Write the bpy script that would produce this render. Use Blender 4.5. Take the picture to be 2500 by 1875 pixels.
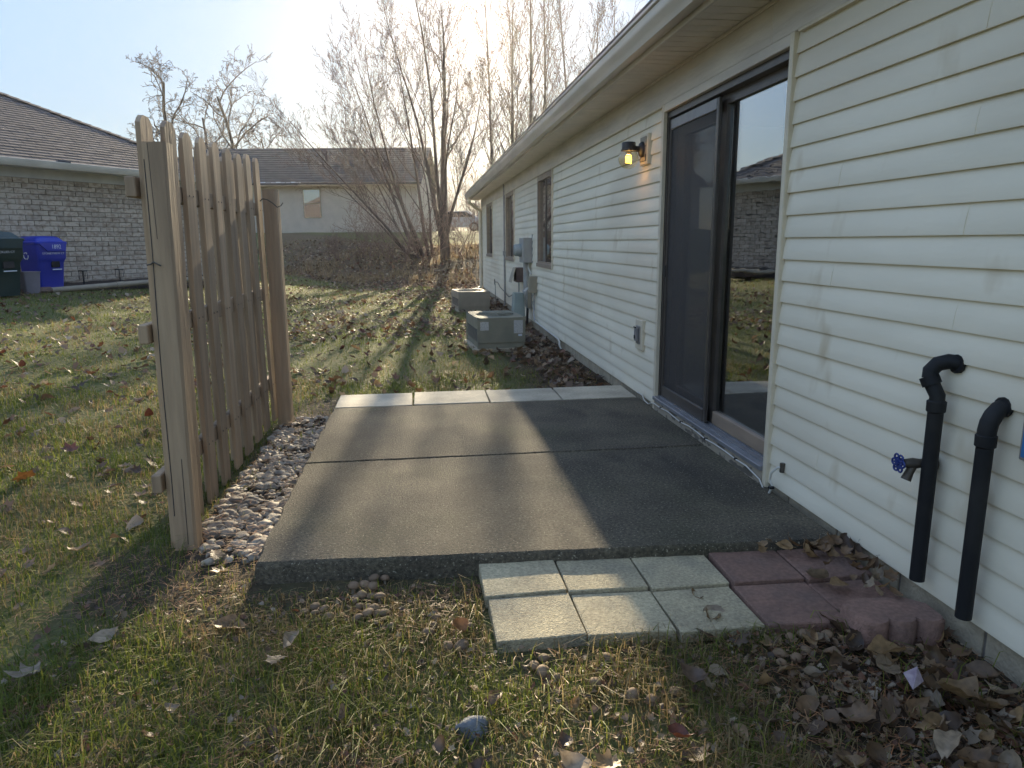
import bpy, bmesh, math, random
import numpy as np
from mathutils import Vector, Matrix
R = math.radians
random.seed(7); rng = np.random.default_rng(11)
S = bpy.context.scene
for o in list(bpy.data.objects): bpy.data.objects.remove(o)
COL = S.collection

# ------------------------------------------------------------------ camera
cam_d = bpy.data.cameras.new('camera'); cam = bpy.data.objects.new('camera', cam_d); COL.objects.link(cam)
pitch, yaw, roll = R(11.35), R(7.3), R(0.45)
fwd = Vector((math.sin(yaw)*math.cos(pitch), math.cos(yaw)*math.cos(pitch), -math.sin(pitch)))
r0 = Vector((math.cos(yaw), -math.sin(yaw), 0)); u0 = r0.cross(fwd)
rt = r0*math.cos(roll)-u0*math.sin(roll); up = r0*math.sin(roll)+u0*math.cos(roll)
cam.matrix_world = Matrix(((rt.x, up.x, -fwd.x, 0), (rt.y, up.y, -fwd.y, 0), (rt.z, up.z, -fwd.z, 1.2), (0, 0, 0, 1)))
cam_d.sensor_width = 36; cam_d.lens = 1733/2500*36; cam_d.clip_start = .05; cam_d.clip_end = 600
S.camera = cam
# ------------------------------------------------------------------ light
SUN_EL, SUN_AZ = R(16.5), R(3.9)
w = bpy.data.worlds.new('World'); S.world = w; w.use_nodes = True
nt = w.node_tree; bg = nt.nodes['Background']
sky = nt.nodes.new('ShaderNodeTexSky'); sky.sky_type = 'NISHITA'; sky.sun_disc = False
sky.sun_elevation = SUN_EL; sky.sun_rotation = SUN_AZ; sky.altitude = 200
sky.air_density = 1.0; sky.dust_density = 0.15; sky.ozone_density = 3.0
bw = nt.nodes.new('ShaderNodeRGBToBW'); pw = nt.nodes.new('ShaderNodeMath'); pw.operation = 'POWER'; pw.inputs[1].default_value = .1-1   # sky brightness flattened so shade comes out brighter; the dome keeps its hue
vs_ = nt.nodes.new('ShaderNodeVectorMath'); vs_.operation = 'SCALE'
hsv = nt.nodes.new('ShaderNodeHueSaturation'); hsv.inputs['Saturation'].default_value = .76
nt.links.new(sky.outputs[0], bw.inputs[0]); nt.links.new(bw.outputs[0], pw.inputs[0]); nt.links.new(sky.outputs[0], vs_.inputs[0]); nt.links.new(pw.outputs[0], vs_.inputs['Scale']); nt.links.new(vs_.outputs[0], hsv.inputs['Color'])
nt.links.new(hsv.outputs[0], bg.inputs[0]); bg.inputs[1].default_value = 0.15
sl = bpy.data.lights.new('sun', 'SUN'); so = bpy.data.objects.new('sun', sl); COL.objects.link(so)
sl.energy = 3.7; sl.angle = R(0.55); sl.color = (1, .84, .58)
sd = Vector((math.sin(SUN_AZ)*math.cos(SUN_EL), math.cos(SUN_AZ)*math.cos(SUN_EL), math.sin(SUN_EL)))
so.rotation_euler = sd.to_track_quat('Z', 'Y').to_euler(); so.location = (5, 40, 25)
S.view_settings.view_transform = 'Standard'; S.view_settings.look = 'None'
S.view_settings.gamma = 1; S.view_settings.exposure = 1.88
S.cycles.use_denoising = True
S.cycles.max_bounces = 5; S.cycles.diffuse_bounces = 3; S.cycles.transparent_max_bounces = 12
S.cycles.sample_clamp_indirect = 6

# ------------------------------------------------------------------ helpers
def link(o, parent=None):
    COL.objects.link(o)
    if parent: o.parent = parent
    return o
def tag(o, label=None, cat=None, group=None, kind=None):
    if label: o['label'] = label
    if cat: o['category'] = cat
    if group: o['group'] = group
    if kind: o['kind'] = kind
    return o
def thing(name, loc, label, cat, group=None, rz=0):
    o = bpy.data.objects.new(name, None); o.empty_display_size = .1; o.location = loc; o.rotation_euler = (0, 0, rz)
    link(o); return tag(o, label, cat, group)
class MB:
    def __init__(s): s.V = []; s.F = []
    def add(s, V, F):
        b = len(s.V); s.V += [tuple(v) for v in V]; s.F += [tuple(i+b for i in f) for f in F]; return s
    def box(s, x0, x1, y0, y1, z0, z1):
        return s.add([(x0,y0,z0),(x1,y0,z0),(x1,y1,z0),(x0,y1,z0),(x0,y0,z1),(x1,y0,z1),(x1,y1,z1),(x0,y1,z1)],
                     [(0,3,2,1),(4,5,6,7),(0,1,5,4),(1,2,6,5),(2,3,7,6),(3,0,4,7)])
    def cbox(s, x0, x1, y0, y1, z0, z1, c=.004):     # box with chamfered edges
        bm = bmesh.new(); bmesh.ops.create_cube(bm, size=1)
        for v in bm.verts:
            v.co = Vector(((x0+x1)/2+v.co.x*(x1-x0), (y0+y1)/2+v.co.y*(y1-y0), (z0+z1)/2+v.co.z*(z1-z0)))
        bmesh.ops.bevel(bm, geom=bm.edges[:], offset=c, segments=1, affect='EDGES', profile=.5)
        bm.verts.index_update()
        s.add([v.co[:] for v in bm.verts], [tuple(v.index for v in f.verts) for f in bm.faces]); bm.free(); return s
    def prism(s, poly, axis, a, b):                  # poly in the two other axes, extruded a..b
        n = len(poly)
        def P(p, t): return (t, p[0], p[1]) if axis == 'x' else ((p[0], t, p[1]) if axis == 'y' else (p[0], p[1], t))
        V = [P(p, a) for p in poly]+[P(p, b) for p in poly]
        F = [tuple(range(n))[::-1], tuple(range(n, 2*n))]+[(i, (i+1) % n, n+(i+1) % n, n+i) for i in range(n)]
        return s.add(V, F)
    def tube(s, pts, r, k=8, cap=True):
        pts = [Vector(p) for p in pts]; n = len(pts); rr = r if isinstance(r, (list, tuple)) else [r]*n
        V = []; F = []; t0 = (pts[1]-pts[0]).normalized()
        ref = Vector((0, 0, 1)) if abs(t0.z) < .9 else Vector((1, 0, 0)); u = t0.cross(ref).normalized()
        for i in range(n):
            t = (pts[min(i+1, n-1)]-pts[max(i-1, 0)]).normalized()
            u = (u-t*u.dot(t)).normalized(); v = t.cross(u)
            for j in range(k):
                a = 2*math.pi*j/k; V.append(pts[i]+(u*math.cos(a)+v*math.sin(a))*rr[i])
        for i in range(n-1):
            for j in range(k):
                j2 = (j+1) % k; F.append((i*k+j, i*k+j2, (i+1)*k+j2, (i+1)*k+j))
        if cap: F += [tuple(range(k))[::-1], tuple(range((n-1)*k, n*k))]
        return s.add(V, F)
    def lathe(s, prof, c=(0, 0, 0), k=20, axis='z'):  # prof: (r, h)
        V = []; F = []; n = len(prof)
        for r, h in prof:
            for j in range(k):
                a = 2*math.pi*j/k; x, y = r*math.cos(a), r*math.sin(a)
                p = (x, y, h) if axis == 'z' else ((h, x, y) if axis == 'x' else (x, h, y))
                V.append((c[0]+p[0], c[1]+p[1], c[2]+p[2]))
        for i in range(n-1):
            for j in range(k):
                j2 = (j+1) % k; F.append((i*k+j, i*k+j2, (i+1)*k+j2, (i+1)*k+j))
        return s.add(V, F)
    def loft(s, rings, cap=True):
        k = len(rings[0]); V = [p for r in rings for p in r]; F = []
        for i in range(len(rings)-1):
            for j in range(k):
                j2 = (j+1) % k; F.append((i*k+j, i*k+j2, (i+1)*k+j2, (i+1)*k+j))
        if cap: F += [tuple(range(k))[::-1], tuple(range((len(rings)-1)*k, len(rings)*k))]
        return s.add(V, F)
    def mesh(s, name, m, smooth=False):
        me = bpy.data.meshes.new(name); me.from_pydata(s.V, [], s.F)
        if m: me.materials.append(m)
        bm = bmesh.new(); bm.from_mesh(me); bmesh.ops.recalc_face_normals(bm, faces=bm.faces[:]); bm.to_mesh(me); bm.free()
        if smooth:
            me.polygons.foreach_set('use_smooth', [True]*len(me.polygons))
            if smooth != 'all': me.set_sharp_from_angle(angle=R(38))
        return me
    def build(s, name, m, parent=None, smooth=False):
        o = bpy.data.objects.new(name, s.mesh(name, m, smooth)); return link(o, parent)
def inst(name, me, parent=None, loc=(0, 0, 0), rot=(0, 0, 0), sc=(1, 1, 1)):
    o = bpy.data.objects.new(name, me); o.location = loc; o.rotation_euler = rot; o.scale = sc; return link(o, parent)
def npmesh(name, V, T, m, col=None, quads=False):     # numpy triangles
    me = bpy.data.meshes.new(name); k = 4 if quads else 3
    me.vertices.add(len(V)); me.vertices.foreach_set('co', np.ascontiguousarray(V, dtype=np.float32).ravel())
    me.loops.add(len(T)*k); me.loops.foreach_set('vertex_index', np.ascontiguousarray(T, dtype=np.int32).ravel())
    me.polygons.add(len(T)); me.polygons.foreach_set('loop_start', np.arange(0, len(T)*k, k, dtype=np.int32))
    me.update(calc_edges=True)
    if col is not None:
        a = me.color_attributes.new('col', 'FLOAT_COLOR', 'POINT')
        a.data.foreach_set('color', np.concatenate([col, np.ones((len(col), 1))], 1).astype(np.float32).ravel())
    if m: me.materials.append(m)
    return me
def _h(ix, iy, s):
    n = np.sin(ix*127.1+iy*311.7+s*74.7)*43758.5453; return n-np.floor(n)
def vnoise(x, y, sc=1., seed=0):
    x = np.asarray(x, float)*sc; y = np.asarray(y, float)*sc; ix = np.floor(x); iy = np.floor(y); fx = x-ix; fy = y-iy
    fx = fx*fx*(3-2*fx); fy = fy*fy*(3-2*fy)
    return (_h(ix, iy, seed)*(1-fx)+_h(ix+1, iy, seed)*fx)*(1-fy)+(_h(ix, iy+1, seed)*(1-fx)+_h(ix+1, iy+1, seed)*fx)*fy
def fbm(x, y, sc=1., seed=0, o=3):
    t = 0; a = .5; s = 0
    for i in range(o): t = t+a*vnoise(x, y, sc*2**i, seed+i*13); s += a; a *= .5
    return t/s
def sstep(t): t = np.clip(t, 0, 1); return t*t*(3-2*t)

# ------------------------------------------------------------------ materials
def nodes(m): m.use_nodes = True; return m.node_tree.nodes, m.node_tree.links
def M(name, c1, c2=None, sc=8, rough=.6, bump=0, bsc=None, st=(1, 1, 1), spec=.5, det=5, lo=.35, hi=.65, metal=0, speck=None, spsc=300, spth=.62, c3=None, sc3=2, rv=0, grain=0, gsc=60, streak=None):
    """principled with two-tone noise in world space, an optional third patchy tone, specks and bump"""
    m = bpy.data.materials.new(name); N, L = nodes(m); b = N['Principled BSDF']
    b.inputs['Roughness'].default_value = rough; b.inputs['Specular IOR Level'].default_value = spec; b.inputs['Metallic'].default_value = metal
    g = N.new('ShaderNodeNewGeometry'); mp = N.new('ShaderNodeMapping'); mp.inputs['Scale'].default_value = st
    L.new(g.outputs['Position'], mp.inputs['Vector'])
    def noise(scale, detail=det):
        n = N.new('ShaderNodeTexNoise'); n.inputs['Scale'].default_value = scale; n.inputs['Detail'].default_value = detail
        L.new(mp.outputs[0], n.inputs['Vector']); return n
    def ramp(n, a, bb):
        r = N.new('ShaderNodeMapRange'); r.inputs[1].default_value = a; r.inputs[2].default_value = bb; L.new(n.outputs[0], r.inputs[0]); return r.outputs[0]
    def mix(fac, A, B):
        x = N.new('ShaderNodeMix'); x.data_type = 'RGBA'
        if hasattr(fac, 'links'): L.new(fac, x.inputs[0])
        else: x.inputs[0].default_value = fac
        for i, v in ((6, A), (7, B)):
            if hasattr(v, 'links'): L.new(v, x.inputs[i])
            else: x.inputs[i].default_value = (*v, 1)
        return x.outputs[2]
    cur = c1
    if c2: cur = mix(ramp(noise(sc), lo, hi), c1, c2)
    if c3: cur = mix(ramp(noise(sc3, 4), .5, .72), cur, c3)
    if streak:
        m2 = N.new('ShaderNodeMapping'); m2.inputs['Scale'].default_value = streak[1]; L.new(g.outputs['Position'], m2.inputs['Vector'])
        n2 = N.new('ShaderNodeTexNoise'); n2.inputs['Scale'].default_value = 1; n2.inputs['Detail'].default_value = 3; L.new(m2.outputs[0], n2.inputs['Vector'])
        cur = mix(ramp(n2, streak[2], streak[2]+.14), cur, streak[0])
    if grain:
        gn = noise(gsc, 3); gr_ = N.new('ShaderNodeMapRange'); gr_.inputs[1].default_value = .3; gr_.inputs[2].default_value = .7; gr_.inputs[3].default_value = 1-grain; gr_.inputs[4].default_value = 1+grain; L.new(gn.outputs[0], gr_.inputs[0])
        hg = N.new('ShaderNodeHueSaturation'); L.new(gr_.outputs[0], hg.inputs['Value']); L.new(cur, hg.inputs['Color']); cur = hg.outputs[0]
    if speck: cur = mix(ramp(noise(spsc, 2), spth, spth+.06), cur, speck)
    if rv:
        oi = N.new('ShaderNodeObjectInfo'); hs = N.new('ShaderNodeHueSaturation')
        r = N.new('ShaderNodeMapRange'); r.inputs[3].default_value = 1-rv; r.inputs[4].default_value = 1+rv; L.new(oi.outputs['Random'], r.inputs[0]); L.new(r.outputs[0], hs.inputs['Value'])
        if hasattr(cur, 'links'): L.new(cur, hs.inputs['Color'])
        else: hs.inputs['Color'].default_value = (*cur, 1)
        cur = hs.outputs[0]
    if hasattr(cur, 'links'): L.new(cur, b.inputs['Base Color'])
    else: b.inputs['Base Color'].default_value = (*cur, 1)
    if bump:
        bn = noise(bsc or sc*3, 4); bp = N.new('ShaderNodeBump'); bp.inputs['Strength'].default_value = bump; bp.inputs['Distance'].default_value = .01
        L.new(bn.outputs[0], bp.inputs['Height']); L.new(bp.outputs[0], b.inputs['Normal'])
    return m
def leafmat(name, trans=.4, rough=.5, spec=.4, attr=True, base=(.2, .1, .05), rv=.3, bumpy=False):
    m = bpy.data.materials.new(name); N, L = nodes(m); b = N['Principled BSDF']; out = N['Material Output']
    b.inputs['Roughness'].default_value = rough; b.inputs['Specular IOR Level'].default_value = spec
    t = N.new('ShaderNodeBsdfTranslucent'); mx = N.new('ShaderNodeMixShader'); mx.inputs[0].default_value = trans
    if attr:
        a = N.new('ShaderNodeVertexColor'); a.layer_name = 'col'; c = a.outputs[0]
    else:
        oi = N.new('ShaderNodeObjectInfo'); hs = N.new('ShaderNodeHueSaturation'); hs.inputs['Color'].default_value = (*base, 1)
        r = N.new('ShaderNodeMapRange'); r.inputs[3].default_value = 1-rv; r.inputs[4].default_value = 1+rv; L.new(oi.outputs['Random'], r.inputs[0]); L.new(r.outputs[0], hs.inputs['Value'])
        g = N.new('ShaderNodeNewGeometry'); n = N.new('ShaderNodeTexNoise'); n.inputs['Scale'].default_value = 45; n.inputs['Detail'].default_value = 4; L.new(g.outputs['Position'], n.inputs['Vector'])
        mr = N.new('ShaderNodeMapRange'); mr.inputs[1].default_value = .35; mr.inputs[2].default_value = .7; mr.inputs[3].default_value = .65; mr.inputs[4].default_value = 1.2; L.new(n.outputs[0], mr.inputs[0])
        h2 = N.new('ShaderNodeHueSaturation'); L.new(hs.outputs[0], h2.inputs['Color']); L.new(mr.outputs[0], h2.inputs['Value']); c = h2.outputs[0]
        bp = N.new('ShaderNodeBump'); bp.inputs['Strength'].default_value = .35; bp.inputs['Distance'].default_value = .004; L.new(n.outputs[0], bp.inputs['Height']); L.new(bp.outputs[0], b.inputs['Normal'])
    L.new(c, b.inputs['Base Color']); L.new(c, t.inputs['Color'])
    L.new(b.outputs[0], mx.inputs[1]); L.new(t.outputs[0], mx.inputs[2]); L.new(mx.outputs[0], out.inputs['Surface'])
    return m
def glassmat(name, r0=.16, tint=(.55, .6, .62), rough=.0, wavy=0):
    """clear sheet: mirror part rises towards grazing view (Schlick), the same from both sides"""
    m = bpy.data.materials.new(name); N, L = nodes(m); N.remove(N['Principled BSDF']); out = N['Material Output']
    lw = N.new('ShaderNodeLayerWeight'); lw.inputs[0].default_value = .5
    p = N.new('ShaderNodeMath'); p.operation = 'POWER'; p.inputs[1].default_value = 4; L.new(lw.outputs['Facing'], p.inputs[0])
    f = N.new('ShaderNodeMapRange'); f.inputs[3].default_value = r0; f.inputs[4].default_value = 1; L.new(p.outputs[0], f.inputs[0])
    t = N.new('ShaderNodeBsdfTransparent'); t.inputs[0].default_value = (*tint, 1)
    g = N.new('ShaderNodeBsdfGlossy'); g.inputs['Roughness'].default_value = rough; g.inputs['Color'].default_value = (.93, .95, .97, 1)
    if wavy:
        ge = N.new('ShaderNodeNewGeometry'); mp = N.new('ShaderNodeMapping'); mp.inputs['Scale'].default_value = (1, 1.2, 6); n = N.new('ShaderNodeTexNoise'); n.inputs['Scale'].default_value = 3
        L.new(ge.outputs['Position'], mp.inputs[0]); L.new(mp.outputs[0], n.inputs['Vector'])
        bp = N.new('ShaderNodeBump'); bp.inputs['Strength'].default_value = wavy; bp.inputs['Distance'].default_value = .002; L.new(n.outputs[0], bp.inputs['Height']); L.new(bp.outputs[0], g.inputs['Normal'])
    x = N.new('ShaderNodeMixShader'); L.new(f.outputs[0], x.inputs[0]); L.new(t.outputs[0], x.inputs[1]); L.new(g.outputs[0], x.inputs[2]); L.new(x.outputs[0], out.inputs['Surface'])
    return m
def emit(name, c, s):
    m = bpy.data.materials.new(name); N, L = nodes(m); N.remove(N['Principled BSDF']); e = N.new('ShaderNodeEmission'); e.inputs[0].default_value = (*c, 1); e.inputs[1].default_value = s
    L.new(e.outputs[0], N['Material Output'].inputs[0]); return m

m_vinyl = M('vinyl_siding', (.84, .775, .615), (.76, .70, .55), sc=4, rough=.5, bump=.08, bsc=50, st=(1, .3, 1), c3=(.66, .58, .44), sc3=1.3, streak=((.62, .53, .37), (1, 5.5, 2.6), .62))
m_trim = M('cream_trim', (.72, .64, .48), (.62, .54, .40), sc=6, rough=.5)
m_frieze = M('painted_board', (.66, .59, .48), (.52, .46, .38), sc=9, rough=.42, bump=.5, bsc=30, st=(1, .18, 1))
m_soffit = M('soffit_vinyl', (.76, .69, .58), (.66, .60, .51), sc=5, rough=.5)
m_gutter = M('gutter_metal', (.68, .61, .51), (.52, .47, .39), sc=4, rough=.35, st=(1, .3, 2))
m_found = M('foundation_block', (.42, .355, .25), (.31, .265, .19), sc=14, rough=.9, bump=.6, bsc=80)
m_bronze = M('bronze_metal', (.055, .046, .04), (.075, .063, .053), sc=10, rough=.38)
m_alu = M('grey_aluminium', (.26, .26, .27), (.20, .20, .21), sc=10, rough=.4, metal=.3)
m_tanwood = M('tan_wood', (.32, .24, .17), (.25, .19, .14), sc=15, rough=.6, st=(1, .3, 1))
m_peel = M('peeling_paint', (.34, .295, .225), (.12, .105, .085), sc=16, rough=.8, bump=.6, bsc=25, lo=.54, hi=.60, st=(1, .6, 1.4))
m_glass = glassmat('window_glass', .34, (.62, .66, .68), wavy=.08)
m_globe = glassmat('globe_glass', .09, (.96, .88, .72))
m_room = M('room_wall', (.22, .22, .23), (.18, .18, .19), sc=2, rough=.9)
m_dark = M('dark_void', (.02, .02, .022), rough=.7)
m_blind = M('window_blind', (.35, .35, .36), (.30, .30, .31), sc=4, rough=.8)
m_shingle = M('asphalt_shingle', (.135, .105, .088), (.085, .07, .062), sc=9, rough=.9, bump=.5, bsc=120, rv=.25)
m_shinglefar = M('far_shingle', (.062, .058, .058), (.04, .038, .04), sc=2.2, rough=.9, bump=.5, bsc=14, st=(1, 1, 2))
m_black = M('black_plastic', (.011, .012, .014), (.022, .022, .022), sc=9, rough=.62, spec=.3, lo=.45, hi=.7)
m_blackm = M('black_metal', (.02, .02, .022), rough=.5)
m_conc = M('patio_concrete', (.135, .112, .074), (.08, .067, .045), sc=2.4, rough=.88, bump=1., bsc=150, speck=(.36, .32, .23), spsc=110, spth=.64, c3=(.07, .066, .036), sc3=1.3, lo=.36, hi=.6, det=8, grain=.5, gsc=75, streak=((.05, .043, .031), (2.4, 1.3, 1), .54))
m_pave = M('grey_paver', (.48, .41, .26), (.37, .315, .205), sc=6, rough=.9, grain=.26, gsc=90, c3=(.30, .27, .19), sc3=5, bump=.7, bsc=160, speck=(.15, .14, .11), spsc=190, spth=.66, rv=.08)
m_pave2 = M('pale_paver', (.52, .46, .34), (.36, .315, .235), sc=4, rough=.85, grain=.12, bump=.4, bsc=90, rv=.07)
m_redpave = M('red_paver', (.27, .155, .115), (.19, .115, .088), sc=6, rough=.9, grain=.2, bump=.6, bsc=150, rv=.12, c3=(.16, .11, .09), sc3=4)
m_wood = M('fence_wood', (.42, .295, .18), (.28, .195, .12), sc=22, rough=.75, bump=.45, bsc=75, st=(1, 1, .07), c3=(.46, .335, .21), sc3=9, rv=.16, grain=.15, gsc=8)
m_brick = M('whitewashed_brick', (.47, .395, .31), (.33, .255, .19), sc=11, rough=.9, bump=.5, bsc=40, rv=.16, lo=.45, hi=.62, st=(1, 1, 1.5))
m_mortar = M('mortar', (.19, .165, .14), (.14, .125, .105), sc=20, rough=.95)
m_white = M('white_paint', (.62, .61, .58), (.55, .54, .52), sc=4, rough=.5)
m_farside = M('far_siding', (.47, .43, .35), (.42, .38, .31), sc=3, rough=.6)
m_acgreen = M('grey_green_metal', (.25, .235, .175), (.20, .19, .145), sc=6, rough=.75, spec=.2)
m_acbeige = M('beige_metal', (.33, .28, .21), (.27, .23, .175), sc=6, rough=.75, spec=.2)
m_label = M('paper_label', (.50, .49, .46), (.30, .29, .28), sc=60, rough=.6, lo=.5, hi=.58, st=(1, 1, 3))
m_boxgrey = M('meter_grey', (.38, .37, .34), (.32, .31, .29), sc=8, rough=.5)
m_boxbeige = M('utility_beige', (.36, .31, .22), (.30, .26, .19), sc=8, rough=.55)
m_boxbrown = M('rusty_brown', (.10, .065, .055), (.15, .10, .08), sc=14, rough=.8)
m_ped = M('pedestal_green', (.26, .31, .28), (.22, .26, .24), sc=6, rough=.5)
m_cable = M('white_cable', (.6, .58, .52), rough=.5)
m_galv = M('galvanised', (.35, .34, .32), (.28, .27, .26), sc=20, rough=.45, metal=.5)
m_bluepl = M('blue_plastic', (.02, .035, .32), (.025, .045, .37), sc=5, rough=.42)
m_greenpl = M('green_plastic', (.016, .035, .033), (.02, .042, .04), sc=5, rough=.45)
m_greypl = M('grey_plastic', (.20, .18, .20), (.17, .155, .17), sc=5, rough=.6)
m_print = M('white_print', (.6, .62, .66), rough=.7)
m_bluehandle = M('blue_handle', (.012, .03, .16), (.018, .04, .2), sc=30, rough=.45)
m_brass = M('weathered_brass', (.10, .085, .065), (.07, .06, .05), sc=40, rough=.55, metal=.4)
m_stone = M('river_stone', (.31, .265, .20), (.15, .12, .09), sc=20, rough=.75, bump=.3, bsc=60, rv=.35)
m_rock = M('grey_rock', (.17, .18, .19), (.11, .115, .12), sc=30, rough=.8, bump=.6, bsc=80)
m_mush = M('mushroom_cap', (.25, .165, .095), (.14, .09, .053), sc=60, rough=.8, grain=.25, rv=.3)
m_mushs = M('mushroom_stem', (.34, .29, .22), rough=.7)
m_bark = M('bark', (.10, .078, .064), (.06, .048, .041), sc=14, rough=.95, bump=.6, bsc=30, st=(1, 1, .25))
m_bark2 = M('pale_bark', (.12, .098, .082), (.075, .062, .053), sc=14, rough=.95, st=(1, 1, .25))
m_twig = M('twig', (.085, .06, .05), (.06, .043, .037), sc=4, rough=.8)
m_twigred = M('reddish_twig', (.20, .13, .10), (.14, .09, .072), sc=4, rough=.75)
m_grass = leafmat('grass_blade', .5, .55, .2)
m_needle = leafmat('pine_needle', .15, .55, .4)
m_litter = leafmat('leaf_litter', .32, .55, .45)
m_leaf = {k: leafmat('leaf_'+k, t, .5, .5, False, c) for k, c, t in (('tan', (.33, .21, .10), .3), ('brown', (.19, .115, .06), .25), ('dark', (.10, .062, .038), .2),
          ('red', (.14, .05, .03), .25), ('orange', (.28, .125, .04), .25), ('pale', (.31, .235, .155), .25), ('green', (.09, .14, .04), .4))}
m_leafdry = leafmat('dry_leaf_on_tree', .3, .6, .3)
m_carp = M('car_paint', (.30, .31, .33), rough=.25, spec=.6)
m_tyre = M('tyre', (.02, .02, .02), rough=.8)

# ------------------------------------------------------------------ terrain
TOE0 = 19.9
def hgt(x, y, bumps=True):
    x = np.asarray(x, float); y = np.asarray(y, float)
    left = .45*sstep((-1.35-x)/6.2)*sstep((y+3)/7)
    toe = TOE0+np.clip(1.4-x, -8, 9)*.95
    b = sstep((y-toe)/8.0)
    z = -.088+left*(1-b)+(.97+.09)*b+.80*sstep((y-29.5)/8.)+.012*np.clip(y-42, 0, 60)
    if bumps:
        z = z+.018*(fbm(x, y, .9, 3)-.5)+.02*(fbm(x, y, 4., 5)-.5)*sstep((2.4-y)/1.0+1.)+b*(1-.7*sstep((y-31)/4))*.35*(fbm(x, y, .45, 9)-.5)
    return z
def H(x, y): return float(hgt(x, y))
xs = np.concatenate([np.linspace(-140, -14, 24)[:-1], np.linspace(-14, -3.2, 64)[:-1], np.linspace(-3.2, 2.0, 120)[:-1], np.linspace(2, 16, 40)[:-1], np.linspace(16, 120, 22)])
ys = np.concatenate([np.linspace(-60, -3, 16)[:-1], np.linspace(-3, .6, 20)[:-1], np.linspace(.6, 3.2, 70)[:-1], np.linspace(3.2, 9, 80)[:-1], np.linspace(9, 36, 110)[:-1], np.linspace(36, 180, 40)])
X, Y = np.meshgrid(xs, ys); Z = hgt(X, Y); nx, ny = len(xs), len(ys)
ii = (np.arange(ny-1)[:, None]*nx+np.arange(nx-1)[None, :]).ravel()
def ground_material():
    m = bpy.data.materials.new('lawn_ground'); N, L = nodes(m); b = N['Principled BSDF']; b.inputs['Roughness'].default_value = .95; b.inputs['Specular IOR Level'].default_value = .15
    g = N.new('ShaderNodeNewGeometry')
    def noise(s, d=4):
        n = N.new('ShaderNodeTexNoise'); n.inputs['Scale'].default_value = s; n.inputs['Detail'].default_value = d; L.new(g.outputs['Position'], n.inputs['Vector']); return n
    def rmp(o, a, c):
        r = N.new('ShaderNodeMapRange'); r.inputs[1].default_value = a; r.inputs[2].default_value = c; L.new(o, r.inputs[0]); return r.outputs[0]
    def mix(f, A, B):
        x = N.new('ShaderNodeMix'); x.data_type = 'RGBA'; L.new(f, x.inputs[0])
        for i, v in ((6, A), (7, B)):
            if hasattr(v, 'links'): L.new(v, x.inputs[i])
            else: x.inputs[i].default_value = (*v, 1)
        return x.outputs[2]
    soil = mix(rmp(noise(14).outputs[0], .35, .65), (.075, .055, .038), (.035, .026, .02))
    turf = mix(rmp(noise(30, 6).outputs[0], .35, .65), (.075, .095, .028), (.15, .13, .06))
    a = N.new('ShaderNodeVertexColor'); a.layer_name = 'col'; sp = N.new('ShaderNodeSeparateColor'); L.new(a.outputs[0], sp.inputs[0])
    c = mix(sp.outputs[0], soil, turf)
    lit = mix(rmp(noise(22, 5).outputs[0], .35, .65), (.17, .12, .075), (.08, .066, .04))
    c = mix(sp.outputs[1], c, lit); L.new(c, b.inputs['Base Color'])
    bp = N.new('ShaderNodeBump'); bp.inputs['Strength'].default_value = .9; bp.inputs['Distance'].default_value = .03; L.new(noise(28, 6).outputs[0], bp.inputs['Height']); L.new(bp.outputs[0], b.inputs['Normal'])
    return m
def inr(x, y, x0, x1, y0, y1, soft=.12):
    return sstep((x-x0)/soft+.5)*sstep((x1-x)/soft+.5)*sstep((y-y0)/soft+.5)*sstep((y1-y)/soft+.5)
def bankf(x, y):
    toe = TOE0+np.clip(1.4-x, -8, 9)*.95
    n = (fbm(x, y, .5, 21)-.5)
    wood = sstep((y-toe+1.2+3*n)/2.2)*(1-sstep((y-toe-8.5+2*n)/1.5))
    return wood*sstep((x+7.5+4*n)/3.5)
def bare(x, y):   # places without turf
    n = (fbm(x, y, 3, 31)-.5)*.5
    f = np.maximum.reduce([inr(x, y, .95+0*x, 3, 5.6, 8.4, .5)*.95, inr(x, y, 1.25, 3, 8, 20, .3)*.9,
        inr(x+n*.4, y+n*.3, -1.35, -.55, 2.45, 3.05, .25)*.85, inr(x, y+n*.35, -1., .3, 2.33, 2.7, .2)*.7, inr(x+n*.8, y+n*.8, .98, 3, .3, 2.1, .35)*.9,
        inr(x, y, -1.05, -.55, 2.8, 5.4, .1), inr(x, y, -1.0, -.5, 5.2, 6.0, .3)*.85, inr(x, y, .15, 1.3, 1.9, 2.1, .2)*.5])
    return f
turf = (1-np.maximum(bare(X, Y), 0)).ravel()*(1-bankf(X, Y).ravel()); 
gcol = np.stack([np.clip(turf, 0, 1), bankf(X, Y).ravel(), 0*turf], 1)
me = npmesh('ground', np.stack([X.ravel(), Y.ravel(), Z.ravel()], 1), np.stack([ii, ii+1, ii+nx+1, ii+nx], 1), ground_material(), gcol, True)
me.polygons.foreach_set('use_smooth', [True]*len(me.polygons))
tag(link(bpy.data.objects.new('ground', me)), kind='structure')

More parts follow.
